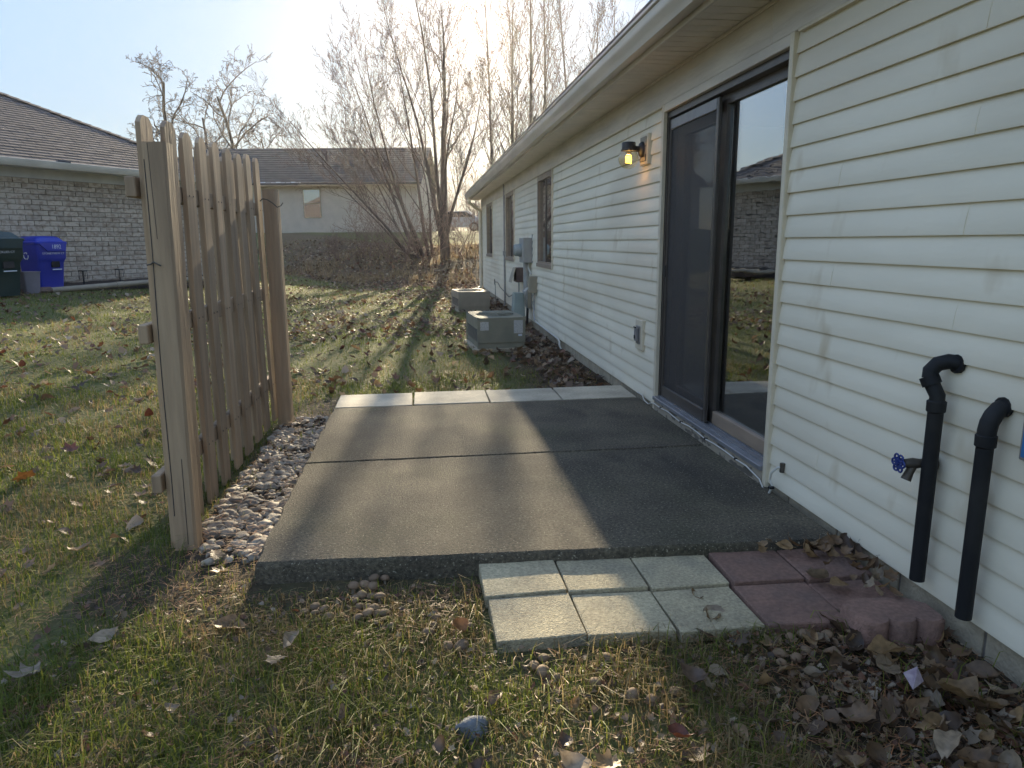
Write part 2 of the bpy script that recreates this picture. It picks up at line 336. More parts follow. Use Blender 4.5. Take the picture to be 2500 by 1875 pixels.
# patio: two poured slabs with a tooled joint
patio = bpy.data.objects.new('patio', None); link(patio); tag(patio, kind='structure')
def slab(x0, x1, ya0, ya1, yb, top=0., bot=-.17):      # ya0/ya1 front edge y at x0/x1; yb back
    n, k = 60, 24; V = []; F = []
    for j in range(k+1):
        for i in range(n+1):
            x = x0+(x1-x0)*i/n; ya = ya0+(ya1-ya0)*i/n; y = ya+(yb-ya)*j/k
            if j in (0, k): y += .008*(float(fbm(x, y, 14, 41))-.5)*2
            if i == 0: x += .012*(float(fbm(x, y, 12, 43))-.5)*2
            V.append((x, y, top+.003*(float(fbm(x, y, 3, 44))-.5)))
    nt_ = len(V)
    ring = [i for i in range(n+1)]+[j*(n+1)+n for j in range(1, k+1)]+[k*(n+1)+i for i in range(n-1, -1, -1)]+[j*(n+1) for j in range(k-1, 0, -1)]
    for j in range(k):
        for i in range(n): a = j*(n+1)+i; F.append((a, a+1, a+n+2, a+n+1))
    cx, cy = (x0+x1)/2, (ya0+yb)/2; m = len(ring)
    for d, o in ((.008, .007), (.03, .012), (top-bot, .016)):
        for r in ring:
            x, y, z = V[r]; e = o+.006*(float(fbm(x*3+d*50, y*3, 6, 45))-.5)
            V.append((x+(-e if x < x0+.02 else (e if x > x1-.02 else 0)), y+(-e if y < min(ya0, ya1)+.13 and r <= n else (e if r >= k*(n+1) else 0)), z-d))
    prev = ring
    for t in range(3):
        cur = list(range(nt_+t*m, nt_+(t+1)*m))
        for i in range(m): F.append((prev[i], cur[i], cur[(i+1) % m], prev[(i+1) % m]))
        prev = cur
    b = MB(); b.V = V; b.F = F; return b
slab(-.655, 1.665, 2.645, 2.53, 3.888).build('slab', m_conc, patio, True)
slab(-.655, 1.665, 3.918, 3.918, 5.235).build('slab', m_conc, patio, True)

# ------------------------------------------------------------------ near house
WX = 1.69
house = thing('house', (1.7, 8, -.09), 'long single-storey house with cream lap siding, sliding glass door and wide gutter', 'house')
def hp(mb, name, m, smooth=False):                      # a part of the house, mesh in world coordinates
    o = mb.build(name, m, None, smooth); o.parent = house; o.matrix_parent_inverse = Matrix.Translation(-Vector((1.7, 8, -.09))); return o
def hs(mb, name, m, part, smooth=False):
    o = mb.build(name, m, None, smooth); o.parent = part; return o
Z0, EXP, ZF = .023, .0988, 2.092
def siding(y0, y1, k, lift=0.):
    z0 = Z0+EXP*k; z1 = min(z0+EXP, ZF); n = max(2, int((y1-y0)/.35)); V = []; F = []
    s = random.random()*100
    for i in range(n+1):
        y = y0+(y1-y0)*i/n; dx = .0022*(float(vnoise(y, s, 1.3))-.5)+lift; dz = .002*(float(vnoise(y, s+9, .7))-.5)
        V += [(WX+.004, y, z0+.001+dz), (WX-.0125-dx, y, z0+dz), (WX-.0135-dx, y, z0+.006+dz), (WX-.009-dx, y, z0+(z1-z0)*.5), (WX-.0005, y, z1+.004)]
    for i in range(n):
        for j in range(4): a = i*5+j; F.append((a, a+1, a+6, a+5))
    F += [(0, 1, 2, 3, 4), tuple(n*5+q for q in (4, 3, 2, 1, 0))]
    b = MB(); b.V = V; b.F = F; return b
def course(y0, y1, k, seams=()):
    ss = [y0]+sorted(s for s in seams if y0+.3 < s < y1-.3)+[y1]
    for i in range(len(ss)-1):
        hp(siding(ss[i], ss[i+1]+(.02 if i < len(ss)-2 else 0), k, .0018*(i % 2)), 'siding_board', m_vinyl, 'a')
DY0, DY1 = 3.16, 4.885
WIN = [(8.98, 10.15), (12.6, 13.87), (16.3, 17.8)]; WZ0, WZ1 = .905, 2.10
END = 19.1
for k in range(21):
    course(-3, DY0, k, [[2.32, .6], [1.75, -.9], [2.75], [1.2]][k % 4] if k % 3 else [2.05])
    if k <= 8:
        course(DY1, END, k, [[8.2, 12.1, 16], [6.7, 10.4, 14.2], [9.3, 13, 17]][k % 3])
    else:
        e = [DY1]+[v for wd in WIN for v in wd]+[END]
        for i in range(0, 8, 2): course(e[i], e[i+1], k, [6.9] if i == 0 and k % 3 == 1 else [])
# foundation blocks
y = -3.
while y < END-.05:
    e = min(y+.395, END); hp(MB().cbox(WX+.008, WX+.2, y+.004, e-.004, -.3, .035, .004), 'foundation_block', m_found); y += .4
hp(MB().box(WX+.016, WX+.19, -3, END, -.29, .03), 'mortar', m_mortar)
# wall core with openings, end walls and back
core = MB()
for a, b_ in ((-3, DY0+.04), (DY1-.04, WIN[0][0]+.03), (WIN[0][1]-.03, WIN[1][0]+.03), (WIN[1][1]-.03, WIN[2][0]+.03), (WIN[2][1]-.03, END)):
    core.box(WX+.006, WX+.12, a, b_, .036, 2.29)
for a, b_ in WIN: core.box(WX+.006, WX+.12, a+.03, b_-.03, .036, WZ0-.03)
core.box(WX+.006, WX+.12, DY0+.04, DY1-.04, 2.06, 2.29)
hp(core, 'wall_core', m_room)
hp(MB().box(WX+.02, 11, END-.12, END-.002, -.3, 2.29).prism([(WX-.3, 2.29), (11.3, 2.29), (6.3, 4.0)], 'y', END-.1, END-.003), 'end_wall', m_vinyl)
hp(MB().box(WX+.02, 11, -3, -2.9, -.3, 2.29).prism([(WX-.3, 2.29), (11.3, 2.29), (6.3, 4.0)], 'y', -2.99, -2.9), 'end_wall', m_vinyl)
hp(MB().box(10.9, 11, -2.9, END-.12, -.3, 2.29), 'back_wall', m_vinyl)
room = MB()
for q in ((1.815, 5.2, 1.6, 6.4, .06, .08), (1.815, 5.2, 1.6, 6.4, 2.2, 2.24), (5.2, 5.25, 1.6, 6.4, .06, 2.24), (1.815, 5.2, 1.55, 1.6, .06, 2.24), (1.815, 5.2, 6.4, 6.45, .06, 2.24)): room.box(*q)
hp(room, 'room', m_room)
# frieze board in lengths, soffit, fascia, gutter, roof
fy = [-3, .35, 2.62, 3.38, 5.75, 8.55, 11.9, 15.2, END]
for a, b_ in zip(fy, fy[1:]): hp(MB().cbox(WX-.022, WX+.006, a+.0015, b_-.0015, ZF+.002, 2.284, .003), 'frieze_board', m_frieze)
hp(MB().cbox(WX-.034, WX-.022, -3, END, 2.262, 2.283, .003), 'frieze_moulding', m_frieze)
hp(MB().box(WX-.026, WX, -3, DY0-.03, ZF-.010, ZF+.001).box(WX-.026, WX, DY1, END, ZF-.010, ZF+.001), 'siding_channel', m_trim)
SX = 1.395
pan = MB(); 
for i in range(3): pan.box(SX+.002, WX-.024, .004+i*.1, .092+i*.1, 2.284, 2.290).box(SX+.002, WX-.024, .092+i*.1, .104+i*.1, 2.2875, 2.291)
pme = pan.mesh('soffit_panel', m_soffit)
y = -3.3
while y < END+.2:
    o = inst('soffit_panel', pme, house); o.matrix_parent_inverse = Matrix.Translation(-Vector((1.7, 8, -.09))); o.location = (0, y, 0); y += .304
hp(MB().cbox(SX-.018, SX, -3.3, END+.3, 2.272, 2.42, .003), 'fascia', m_gutter)
gp = [(SX-.02, 2.425), (SX-.02, 2.302), (SX-.03, 2.296), (SX-.085, 2.296), (SX-.092, 2.312), (SX-.102, 2.335), (SX-.118, 2.352), (SX-.124, 2.372), (SX-.126, 2.405), (SX-.138, 2.41), (SX-.14, 2.424), (SX-.128, 2.426), (SX-.12, 2.40), (SX-.112, 2.36), (SX-.08, 2.31), (SX-.03, 2.31), (SX-.026, 2.425)]
gy = [-3.3, .1, 3.0, 6.05, 9.1, 12.15, 15.2, END+.32]
for a, b_ in zip(gy, gy[1:]): hp(MB().prism(gp, 'y', a, b_-.003), 'gutter', m_gutter, True)
for q in np.arange(-2.6, END, .9): hp(MB().box(SX-.136, SX-.022, q, q+.02, 2.412, 2.418), 'gutter_strap', m_galv)
rf = MB(); ex_ = SX-.1; sl_ = .335
for s0, x0, x1 in ((1, ex_, 6.31), (-1, 6.29, 11.4)):
    za = 2.432 if s0 == 1 else 2.432+sl_*(6.3-ex_); zb = 2.432+sl_*(6.3-ex_) if s0 == 1 else 2.432+sl_*(6.3-ex_)-sl_*5.1
    rf.prism([(x0, za), (x1, zb), (x1, zb+.05), (x0, za+.05)], 'y', -3.35, END+.36)
hp(rf, 'roof', m_shingle)
hp(MB().cbox(WX-.022, WX+.06, END-.07, END+.004, -.02, 2.285, .004), 'corner_post', m_trim)
hp(MB().tube([(SX-.07, 18.7, 2.30), (SX-.07, 18.72, 2.2), (SX+.1, 18.95, 2.08), (WX-.06, 19.03, 2.0), (WX-.06, 19.03, 1.9), (WX-.06, 19.03, .12), (WX-.07, 19.0, .02), (WX-.16, 18.85, -.02), (WX-.3, 18.7, -.03)], .042, 8), 'downspout', m_trim, True)
# windows
for a, b_ in WIN:
    wn = hp(MB().box(WX-.012, WX+.05, a, a+.035, WZ0, WZ1-.002).box(WX-.012, WX+.05, b_-.035, b_, WZ0, WZ1-.002).box(WX-.012, WX+.05, a+.035, b_-.035, WZ1-.09, WZ1-.002).box(WX-.012, WX+.05, a+.035, b_-.035, WZ0, WZ0+.02), 'window', m_tanwood)
    mid = (a+b_)/2
    hs(MB().cbox(WX-.03, WX+.05, a-.002, b_+.002, WZ0-.055, WZ0-.002, .004), 'sill', m_tanwood, wn)
    hs(MB().box(WX-.028, WX, a-.03, a-.004, WZ0-.055, WZ1), 'casing', m_trim, wn)
    hs(MB().box(WX+.028, WX+.033, mid+.018, b_-.036, WZ0+.021, WZ1-.091), 'pane', m_glass, wn)
    hs(MB().box(WX+.012, WX+.017, a+.036, mid-.018, WZ0+.021, WZ1-.091), 'pane', m_glass, wn)
    hs(MB().box(WX, WX+.03, mid-.017, mid+.017, WZ0+.021, WZ1-.091), 'meeting_stile', m_bronze, wn)
    hs(MB().box(WX+.1, WX+.11, a+.02, b_-.02, WZ0-.02, WZ1), 'blind_or_dark_board', m_dark, wn)  # dark board standing in for the unlit room behind the panes
# sliding door
YA, YB = 3.2, 4.84; ZD0, ZD1 = .098, 2.035; YM = 4.03
door = hp(MB().box(WX+.0, WX+.12, YA-.015, YA+.012, ZD0, ZD1).box(WX+.0, WX+.12, YB-.02, YB+.01, ZD0, ZD1).box(WX+.0, WX+.12, YA+.012, YB-.02, ZD1-.035, ZD1+.025), 'sliding_door', m_bronze)
hs(MB().cbox(WX-.03, WX-.002, DY0-.004, DY0+.03, -.005, ZF, .003), 'jamb_trim', m_trim, door)
hs(MB().cbox(WX-.03, WX-.002, DY1-.04, DY1+.004, -.005, ZF, .003), 'jamb_trim', m_trim, door)
hs(MB().cbox(WX-.028, WX+.004, DY0+.03, DY1-.04, 2.04, ZF, .003), 'head_trim', m_frieze, door)
hs(MB().cbox(WX-.045, WX+.11, YA-.01, YB+.01, .072, .097, .003).box(WX-.005, WX+.012, YA, YB, .097, .104).box(WX+.04, WX+.05, YA, YB, .097, .104), 'threshold', m_alu, door)
hs(MB().cbox(WX-.034, WX+.05, DY0+.032, DY1-.042, -.012, .071, .004), 'threshold_board', m_peel, door)
# fixed panel
hs(MB().box(WX+.05, WX+.09, YA+.012, YA+.03, ZD0, ZD1-.036).box(WX+.05, WX+.09, YM-.03, YM+.05, ZD0, ZD1-.036).box(WX+.05, WX+.09, YA+.03, YM-.03, ZD1-.09, ZD1-.036), 'fixed_panel_frame', m_bronze, door)
hs(MB().cbox(WX+.045, WX+.092, YA+.03, YM-.03, ZD0+.006, ZD0+.085, .004), 'bottom_rail', m_tanwood, door)
hs(MB().box(WX+.068, WX+.074, YA+.031, YM-.031, ZD0+.086, ZD1-.091), 'glass_pane', m_glass, door)
# sliding glass panel behind the screen
hs(MB().box(WX+.066, WX+.105, YB-.16, YB-.021, ZD0+.105, ZD1-.036).box(WX+.092, WX+.118, YM+.051, YM+.07, ZD0+.105, ZD1-.036).box(WX+.066, WX+.105, YM+.071, YB-.161, ZD1-.16, ZD1-.036).box(WX+.066, WX+.105, YM+.071, YB-.161, ZD0+.006, ZD0+.104), 'sliding_panel_frame', m_bronze, door)
hs(MB().box(WX+.084, WX+.09, YM+.071, YB-.161, ZD0+.105, ZD1-.161), 'glass_pane', m_glass, door)
# screen
def screenmat():
    m = bpy.data.materials.new('insect_screen'); N, L = nodes(m); b = N['Principled BSDF']; b.inputs['Base Color'].default_value = (.085, .08, .078, 1); b.inputs['Roughness'].default_value = .6
    t = N.new('ShaderNodeBsdfTransparent'); x = N.new('ShaderNodeMixShader'); x.inputs[0].default_value = .45
    L.new(t.outputs[0], x.inputs[1]); L.new(b.outputs[0], x.inputs[2]); L.new(x.outputs[0], N['Material Output'].inputs[0]); return m
hs(MB().cbox(WX+.006, WX+.026, YM-.012, YM+.022, ZD0+.008, ZD1-.05, .003).cbox(WX+.006, WX+.026, YB-.05, YB-.022, ZD0+.008, ZD1-.05, .003), 'screen_stile', m_bronze, door)
hs(MB().cbox(WX+.004, WX+.028, YM+.0225, YB-.0505, ZD1-.112, ZD1-.05, .003), 'screen_top_rail', m_alu, door)
hs(MB().cbox(WX+.004, WX+.028, YM+.0225, YB-.0505, ZD0+.008, ZD0+.085, .003), 'screen_bottom_rail', m_bronze, door)
hs(MB().box(WX+.015, WX+.0165, YM+.0225, YB-.0505, ZD0+.086, ZD1-.113), 'insect_screen', screenmat(), door)
hs(MB().cbox(WX-.006, WX+.0055, YB-.046, YB-.03, .95, 1.03, .003), 'handle', m_blackm, door)

# ------------------------------------------------------------------ things on the wall
L0 = thing('wall_lamp', (WX-.014, 5.245, 1.85), 'lit wall lamp with clear globe and amber spiral bulb beside the sliding door', 'lamp')
MB().cbox(-.022, .012, -.09, .09, -.108, .105, .004).build('mount_plate', m_trim, L0)
MB().cbox(-.03, -.0225, -.065, .065, -.085, .088, .003).build('mount_face', m_peel, L0)
MB().lathe([(.0, -.058), (.03, -.058), (.046, -.052), (.055, -.040), (.056, -.031), (0, -.031)], (0, 0, .0), 24, 'x').build('backplate', m_blackm, L0, True)
MB().tube([(-.05, 0, 0), (-.09, 0, .008), (-.12, 0, .008)], [.022, .02, .03], 12).lathe([(0, .045), (.046, .045), (.05, .038), (.05, -.004), (.056, -.006), (.056, -.016), (0, -.016)], (-.135, 0, .005), 20).build('socket', m_blackm, L0, True)
gb = [(.04*math.sin(0), .0)]
MB().lathe([(.046, -.012)]+[(.073*math.sin(a), -.078-.073*-math.cos(a)*-1+0*a) for a in []]+[(.073*math.sin(t), -.07+.073*math.cos(t)) for t in np.linspace(.68, math.pi-.01, 16)], (-.135, 0, .005), 28).build('globe', m_globe, L0, 'all')
hx = [(-.135+.017*math.cos(a), .017*math.sin(a), -.045-.05*a/(8*math.pi)) for a in np.linspace(0, 8*math.pi, 64)]
MB().tube(hx, .0065, 6).build('bulb', emit('bulb_glow', (1, .5, .06), 2.6), L0, 'all')
MB().lathe([(.014, -.01), (.014, -.04), (0, -.04)], (-.135, 0, .005), 12).build('bulb_base', m_white, L0, True)
ll = bpy.data.lights.new('lamp_light', 'POINT'); ll.energy = 1.8; ll.color = (1, .55, .18); ll.shadow_soft_size = .02
lo = bpy.data.objects.new('lamp_light', ll); lo.location = (-.135, 0, -.07); link(lo, L0)

ot = thing('outdoor_outlet', (WX-.012, 5.26, .49), 'metal outdoor outlet cover on a cream mounting block left of the door', 'outlet')
MB().cbox(-.02, .012, -.085, .085, -.115, .115, .004).build('mounting_block', m_trim, ot)
MB().cbox(-.028, -.0205, -.045, .045, -.07, .07, .003).build('cover_plate', m_galv, ot)
MB().cbox(-.05, -.0285, -.026, .026, -.048, .055, .005).build('flip_cover', m_alu, ot); MB().tube([(-.052, -.02, .058), (-.052, .02, .058)], .006, 6).build('hinge', m_blackm, ot); MB().cbox(-.056, -.0505, -.012, .012, -.03, .0, .003).build('latch', m_blackm, ot)

def pipe(name, loc, top, label, kinked):
    t = thing(name, loc, label, 'pipe', 'black drain pipes on the siding'); r = .0235; H_ = top
    MB().tube([(0, 0, 0), (0, 0, H_-.085)], r, 20).build('pipe_shaft', m_black, t, True)
    MB().lathe([(r, -.005), (r+.005, 0), (r+.0055, .032), (r, .036)], (0, 0, H_-.105), 20).build('coupling', m_black, t, True)
    if kinked:
        MB().tube([(0, 0, H_-.08), (0, 0, H_-.055), (-.006, .014, H_-.03), (-.010, .022, H_-.012)], [r, r, r, r*1.02], 16).build('bent_joint', m_black, t, True)
        MB().tube([(-.008, .018, H_-.022), (-.014, .03, H_+.004)], r+.006, 16).build('coupling', m_black, t, True)
        MB().tube([(-.012, .026, H_-.0), (-.010, .03, H_+.022), (.006, .022, H_+.045), (.03, .004, H_+.055), (.045, -.01, H_+.053), (.055, -.016, H_+.05)], r+.001, 16).build('elbow', m_black, t, True)
    else:
        MB().tube([(0, 0, H_-.08), (0, 0, H_-.06), (.004, 0, H_-.035), (.015, 0, H_-.012), (.03, 0, H_+.004), (.045, 0, H_+.009), (.055, 0, H_+.01)], r+.002, 18).build('elbow', m_black, t, True)
    MB().tube([(WX-.02-loc[0], -.016 if kinked else 0, H_+.05 if kinked else H_+.01), (WX-.008-loc[0], -.016 if kinked else 0, H_+.05 if kinked else H_+.01)], r+.007, 12).build('wall_collar', m_black, t)
    return t
pipe('drain_pipe', (1.633, 2.028, .07), .69, 'taller black drain pipe with a kinked elbow, blue tap wheel beside it', True)
pipe('drain_pipe', (1.633, 1.815, .05), .655, 'shorter black drain pipe with a smooth elbow nearest the camera', False)

hb = thing('hose_bib', (WX-.012, 2.125, .468), 'weathered brass hose tap with blue wheel handle behind the taller black pipe', 'tap')
MB().tube([(.0, -.06, 0), (-.05, -.06, 0), (-.075, -.058, .0), (-.10, -.05, 0)], [.017, .015, .019, .014], 10).tube([(-.07, -.058, 0), (-.085, -.058, -.03), (-.095, -.058, -.055)], [.014, .014, .017], 10).build('valve_body', m_brass, hb, True)
MB().lathe([(.03, -.012), (.03, -.004), (0, -.004)], (0, -.06, 0), 14, 'x').build('flange', m_brass, hb)
wh = MB()
for i in range(6):
    a = i*math.pi/3
    c_ = (-.118, -.045+.021*math.cos(a), .021*math.sin(a))
    wh.tube([(c_[0], c_[1]+.0105*math.cos(b_), c_[2]+.0105*math.sin(b_)) for b_ in np.linspace(0, 2*math.pi, 11)], .0035, 5)
    wh.tube([(-.116, -.045, 0), c_], .004, 5)
wh.tube([(-.10, -.045, 0), (-.125, -.045, 0)], .007, 8).build('hand_wheel', m_bluehandle, hb, True)

wc = MB().tube([(WX-.02, 3.02, .145), (WX-.04, 3.03, .14), (WX-.055, 3.05, .11), (WX-.05, 3.07, .07), (WX-.045, 3.055, .04), (WX-.05, 3.07, .0), (WX-.06, 3.09, -.03), (WX-.05, 3.05, -.045), (WX-.02, 3.02, -.04)], .0055, 7)
o = thing('cable_loop', (0, 0, 0), 'short white cable loop hanging from the siding just right of the door', 'cable')
wc.build('cable', m_cable, o, True)
MB().cbox(WX-.062, WX-.038, 3.043, 3.062, .028, .042, .002).build('clip', m_blackm, o); MB().tube([(WX-.02, 3.018, .165), (WX-.02, 3.018, .12)], .012, 6).build('grommet', m_brass, o)
pts = [(WX-.02, 2.98, -.02), (WX-.035, 3.05, -.03), (WX-.04, 3.13, -.02), (WX-.043, 3.19, .03)]+[(WX-.042-.004*math.sin(i*1.7), 3.2+i*.134, .050+.004*math.sin(i*2.1)) for i in range(1, 13)]+[(WX-.045, 4.87, .04), (WX-.05, 4.93, .02), (WX-.055, 5.0, .03), (WX-.035, 5.12, .045), (WX-.02, 5.3, .03)]
o = thing('door_cable', (0, 0, 0), 'white cable tacked along the peeling board under the sliding door', 'cable')
MB().tube(pts, .0038, 6).build('cable', m_cable, o, True)
for i in (2, 5, 8, 11): p = pts[i+3]; MB().cbox(p[0]-.008, p[0]+.012, p[1]-.006, p[1]+.006, p[2]-.004, p[2]+.008, .001).build('staple', m_blackm, o)

bs = thing('wall_sign', (WX-.014, 1.655, .66), 'blue notice in a grey frame, cut off at the right edge', 'sign')
MB().cbox(-.012, 0, -.11, .075, -.075, .075, .003).build('frame', m_galv, bs); MB().box(-.0145, -.0122, -.1, .065, -.065, .065).build('notice', M('blue_notice', (.03, .14, .36), (.04, .18, .42), sc=12, rough=.4), bs)

# utility cluster
em = thing('electric_meter', (WX-.012, 10.85, 1.07), 'tall grey electric meter box with round meter, mounted between the windows', 'meter')
MB().cbox(-.13, .012, -.22, .22, -.185, .185, .006).build('box', m_boxgrey, em)
MB().box(-.004, .011, -.245, -.2205, -.18, .23).build('back_flange', m_galv, em)
MB().lathe([(.095, -.131), (.1, -.16), (.09, -.18), (.088, -.225), (.07, -.245), (0, -.245)], (0, .02, -.0), 20, 'x').build('meter', M('meter_glass', (.28, .33, .33), rough=.15), em, True)
MB().tube([(-.06, -.02, -.186), (-.06, -.02, -.6)], .045, 10).build('conduit', m_boxgrey, em, True)
MB().tube([(-.03, -.12, -.186), (-.05, -.16, -.25), (-.03, -.2, -.32), (-.01, -.22, -.36)], .012, 6).build('cable', m_cable, em, True)
MB().tube([(-.07+.02*math.cos(a), .07, -.21+.025*math.sin(a)) for a in np.linspace(0, 2*math.pi, 12)], .004, 5).build('padlock_ring', m_galv, em)
jb = thing('junction_box', (WX-.012, 11.6, .67), 'open dark brown box with its cover hanging off, under the grey meter', 'box')
MB().cbox(-.13, .012, -.19, .15, -.115, .115, .004).build('box', m_boxbrown, jb)
MB().add([(-.135, .15, .115), (-.135, -.19, .115), (-.21, -.19, -.12), (-.21, .15, -.12), (-.143, .15, .117), (-.143, -.19, .117), (-.218, -.19, -.118), (-.218, .15, -.118)], [(0, 1, 2, 3), (4, 7, 6, 5), (0, 4, 5, 1), (1, 5, 6, 2), (2, 6, 7, 3), (3, 7, 4, 0)]).build('cover', m_boxbeige, jb)
MB().tube([(-.08, -.1, -.115), (-.08, -.1, -.4)], .012, 6).build('conduit', m_galv, jb)
ub = thing('utility_box', (WX-.012, 10.24, .588), 'upright beige utility box with a conduit running down the siding', 'box')
MB().cbox(-.1, .012, -.075, .1, -.118, .118, .006).build('box', m_boxbeige, ub); MB().cbox(-.108, -.1005, -.06, .085, -.1, .1, .003).build('cover', m_boxbeige, ub)
MB().tube([(-.03, 0, -.119), (-.03, .01, -.27), (-.03, .01, -.35), (-.04, -.03, -.44), (-.035, -.1, -.51), (-.03, -.14, -.52)], .014, 7).build('conduit', m_galv, ub, True)
MB().tube([(-.03, -.1, -.525), (-.02, -1.0, -.55), (-.02, -1.75, -.56), (-.04, -1.95, -.565), (-.05, -2.0, -.6), (-.03, -2.02, -.66)], .011, 6).build('wall_run', m_cable, ub, True)
tb = thing('telephone_box', (WX-.012, 10.8, .36), 'rounded grey telephone box low on the siding above the air conditioner', 'box')
MB().prism([(.012, -.155), (.012, .155), (-.06, .155), (-.105, .10), (-.11, 0), (-.09, -.11), (-.06, -.155)], 'y', -.2, .12).build('housing', m_boxgrey, tb)
MB().cbox(-.075, -.02, -.215, -.2005, -.14, .14, .004).build('end_cover', m_boxbeige, tb)
for q in (-.12, -.05, .03): MB().tube([(-.05, q, -.155), (-.06, q-.02, -.3), (-.05, q+.03, -.42), (-.03, q, -.46)], .008, 5).build('cable', m_blackm, tb, True)
pd = thing('cable_pedestal', (1.46, 10.6, H(1.46, 10.6)), 'pale green tapered cable pedestal standing behind the nearer air conditioner', 'pedestal')
def rrect(w_, d_, z, r=.03, k=4, cx=0, cy=0):
    P = []
    for sx, sy, a0 in ((1, 1, 0), (-1, 1, 90), (-1, -1, 180), (1, -1, 270)):
        for i in range(k+1):
            a = R(a0+90*i/k); P.append((cx+sx*(w_/2-r)+r*math.cos(a), cy+sy*(d_/2-r)+r*math.sin(a), z))
    return P
MB().loft([rrect(.21, .21, -.03), rrect(.205, .205, .05), rrect(.16, .17, .52), rrect(.15, .16, .535)]).build('body', m_ped, pd, True)
MB().loft([rrect(.168, .176, .45, .03), rrect(.166, .174, .47, .03)]).build('band', m_ped, pd, True)
cr = thing('riser_conduit', (WX-.03, 13.95, -.1), 'thin grey conduit rising from the ground to the eave between the windows', 'conduit')
MB().tube([(0, 0, 0), (0, 0, 1.05), (0, 0, 2.38)], .018, 8).build('tube', m_galv, cr, True); MB().lathe([(.018, -.05), (.032, -.04), (.032, .04), (.018, .05)], (0, 0, 1.08), 8).build('coupling', m_galv, cr); 
cc = thing('cable_coil', (WX-.03, 15.75, .33), 'small coil of dark cable hooked to the siding near the far end', 'cable')
MB().tube([(-.01, .08*math.cos(a), .06*math.sin(a)) for a in np.linspace(0, 4*math.pi, 30)], .006, 5).build('coil', m_blackm, cc)
MB().tube([(0, 0, -.05), (0, -.02, -.2), (0, 0, -.36)], .006, 5).build('tail', m_blackm, cc)
MB().tube([(0, -.05, 0), (0, -.5, .02), (0, -1.0, -.06), (0, -1.7, -.10), (-.02, -2.6, -.14), (-.02, -3.4, -.02), (-.02, -4.0, -.2)], .008, 5).build('run', m_blackm, cc, True)

# air conditioners
def air_con(loc, rz, w_, d_, h_, mat, label, stickers):
    t = thing('air_conditioner', loc, label, 'air conditioner', 'air conditioners beside the house', rz)
    MB().cbox(-.03, w_+.03, -.03, d_+.03, -.06, .02, .006).build('pad', m_found, t)
    MB().cbox(.012, w_-.012, .012, d_-.012, .02, .085, .003).build('base', mat, t)
    MB().box(.02, w_-.02, .02, d_-.02, .086, h_-.02).build('core', m_dark, t)
    MB().cbox(.002, w_-.002, 0, .018, .085, h_-.022, .003).build('front_panel', mat, t)
    MB().cbox(w_-.018, w_, .02, d_, .085, h_-.022, .003).build('side_panel', mat, t)
    MB().cbox(.02, w_-.02, d_-.018, d_, .085, h_-.022, .003).build('back_panel', mat, t)
    MB().cbox(0, .018, .02, d_, h_*.64, h_-.022, .003).build('side_panel', mat, t)
    for q in (-.001, d_-.017): MB().cbox(-.002, .016, q, q+.03, .02, h_*.64, .002).build('corner_leg', mat, t)
    sm = MB().prism([(0, .0), (.016, -.008), (.018, -.005), (.002, .003)], 'y', .03, d_-.018).mesh('louvre', mat)
    n = int((h_*.64-.1)/.0145)
    for i in range(n): inst('louvre', sm, t, (0, 0, .1+i*.0145))
    # top with an octagonal fan opening and a wire guard
    cx, cy = w_/2, d_/2; r_ = min(w_, d_)*.40; k = 24; V = []; F = []
    for i in range(k):
        a = 2*math.pi*i/k; V.append((cx+r_*math.cos(a), cy+r_*1.15*math.sin(a), h_))
    for i in range(k):
        a = 2*math.pi*i/k; c_, s_ = math.cos(a), math.sin(a); q = min((w_/2)/max(abs(c_), 1e-6), (d_/2)/max(abs(s_), 1e-6)); V.append((cx+q*c_, cy+q*s_, h_))
    for i in range(k): j = (i+1) % k; F.append((i, j, k+j, k+i))
    b = MB().add(V, F); b.add([(0, 0, h_), (w_, 0, h_), (w_, d_, h_), (0, d_, h_), (0, 0, h_-.022), (w_, 0, h_-.022), (w_, d_, h_-.022), (0, d_, h_-.022)], [(0, 1, 5, 4), (1, 2, 6, 5), (2, 3, 7, 6), (3, 0, 4, 7)])
    b.add([(cx+r_*math.cos(2*math.pi*i/k), cy+r_*1.15*math.sin(2*math.pi*i/k), h_-(.05 if q else 0)) for q in (0, 1) for i in range(k)], [(i, (i+1) % k, k+(i+1) % k, k+i) for i in range(k)])
    b.build('top_panel', mat, t)
    g = MB()
    for q in np.linspace(.25, 1., 9): g.tube([(cx+r_*q*math.cos(a), cy+r_*1.15*q*math.sin(a), h_+.012*(1-q)+.004) for a in np.linspace(0, 2*math.pi, 25)], .0022, 4, False)
    for i in range(8): a = i*math.pi/4; g.tube([(cx, cy, h_+.018), (cx+r_*1.03*math.cos(a), cy+r_*1.18*math.sin(a), h_+.004)], .0055, 4)
    g.lathe([(0, .02), (.05, .018), (.055, .008)], (cx, cy, h_), 12).build('fan_guard', mat, t)
    for i in range(3):
        a = 2*math.pi*i/3+.4; c_, s_ = math.cos(a), math.sin(a)
        MB().add([(cx+.04*c_-.03*s_, cy+.04*s_+.03*c_, h_-.045), (cx+.04*c_+.03*s_, cy+.04*s_-.03*c_, h_-.06), (cx+r_*.9*c_+.09*s_, cy+r_*.9*s_-.09*c_, h_-.06), (cx+r_*.9*c_-.07*s_, cy+r_*.9*s_+.07*c_, h_-.03)], [(0, 1, 2, 3)]).build('fan_blade', m_galv, t)
    if stickers:
        MB().box(.035, .135, -.003, -.0005, h_-.145, h_-.045).build('rating_label', m_label, t)
        MB().box(w_-.145, w_-.035, -.003, -.0005, h_-.19, h_-.035).build('warning_label', m_label, t)
        MB().box(w_-.09, w_-.045, -.004, -.0005, h_-.225, h_-.2).build('name_badge', m_print, t)
    return t
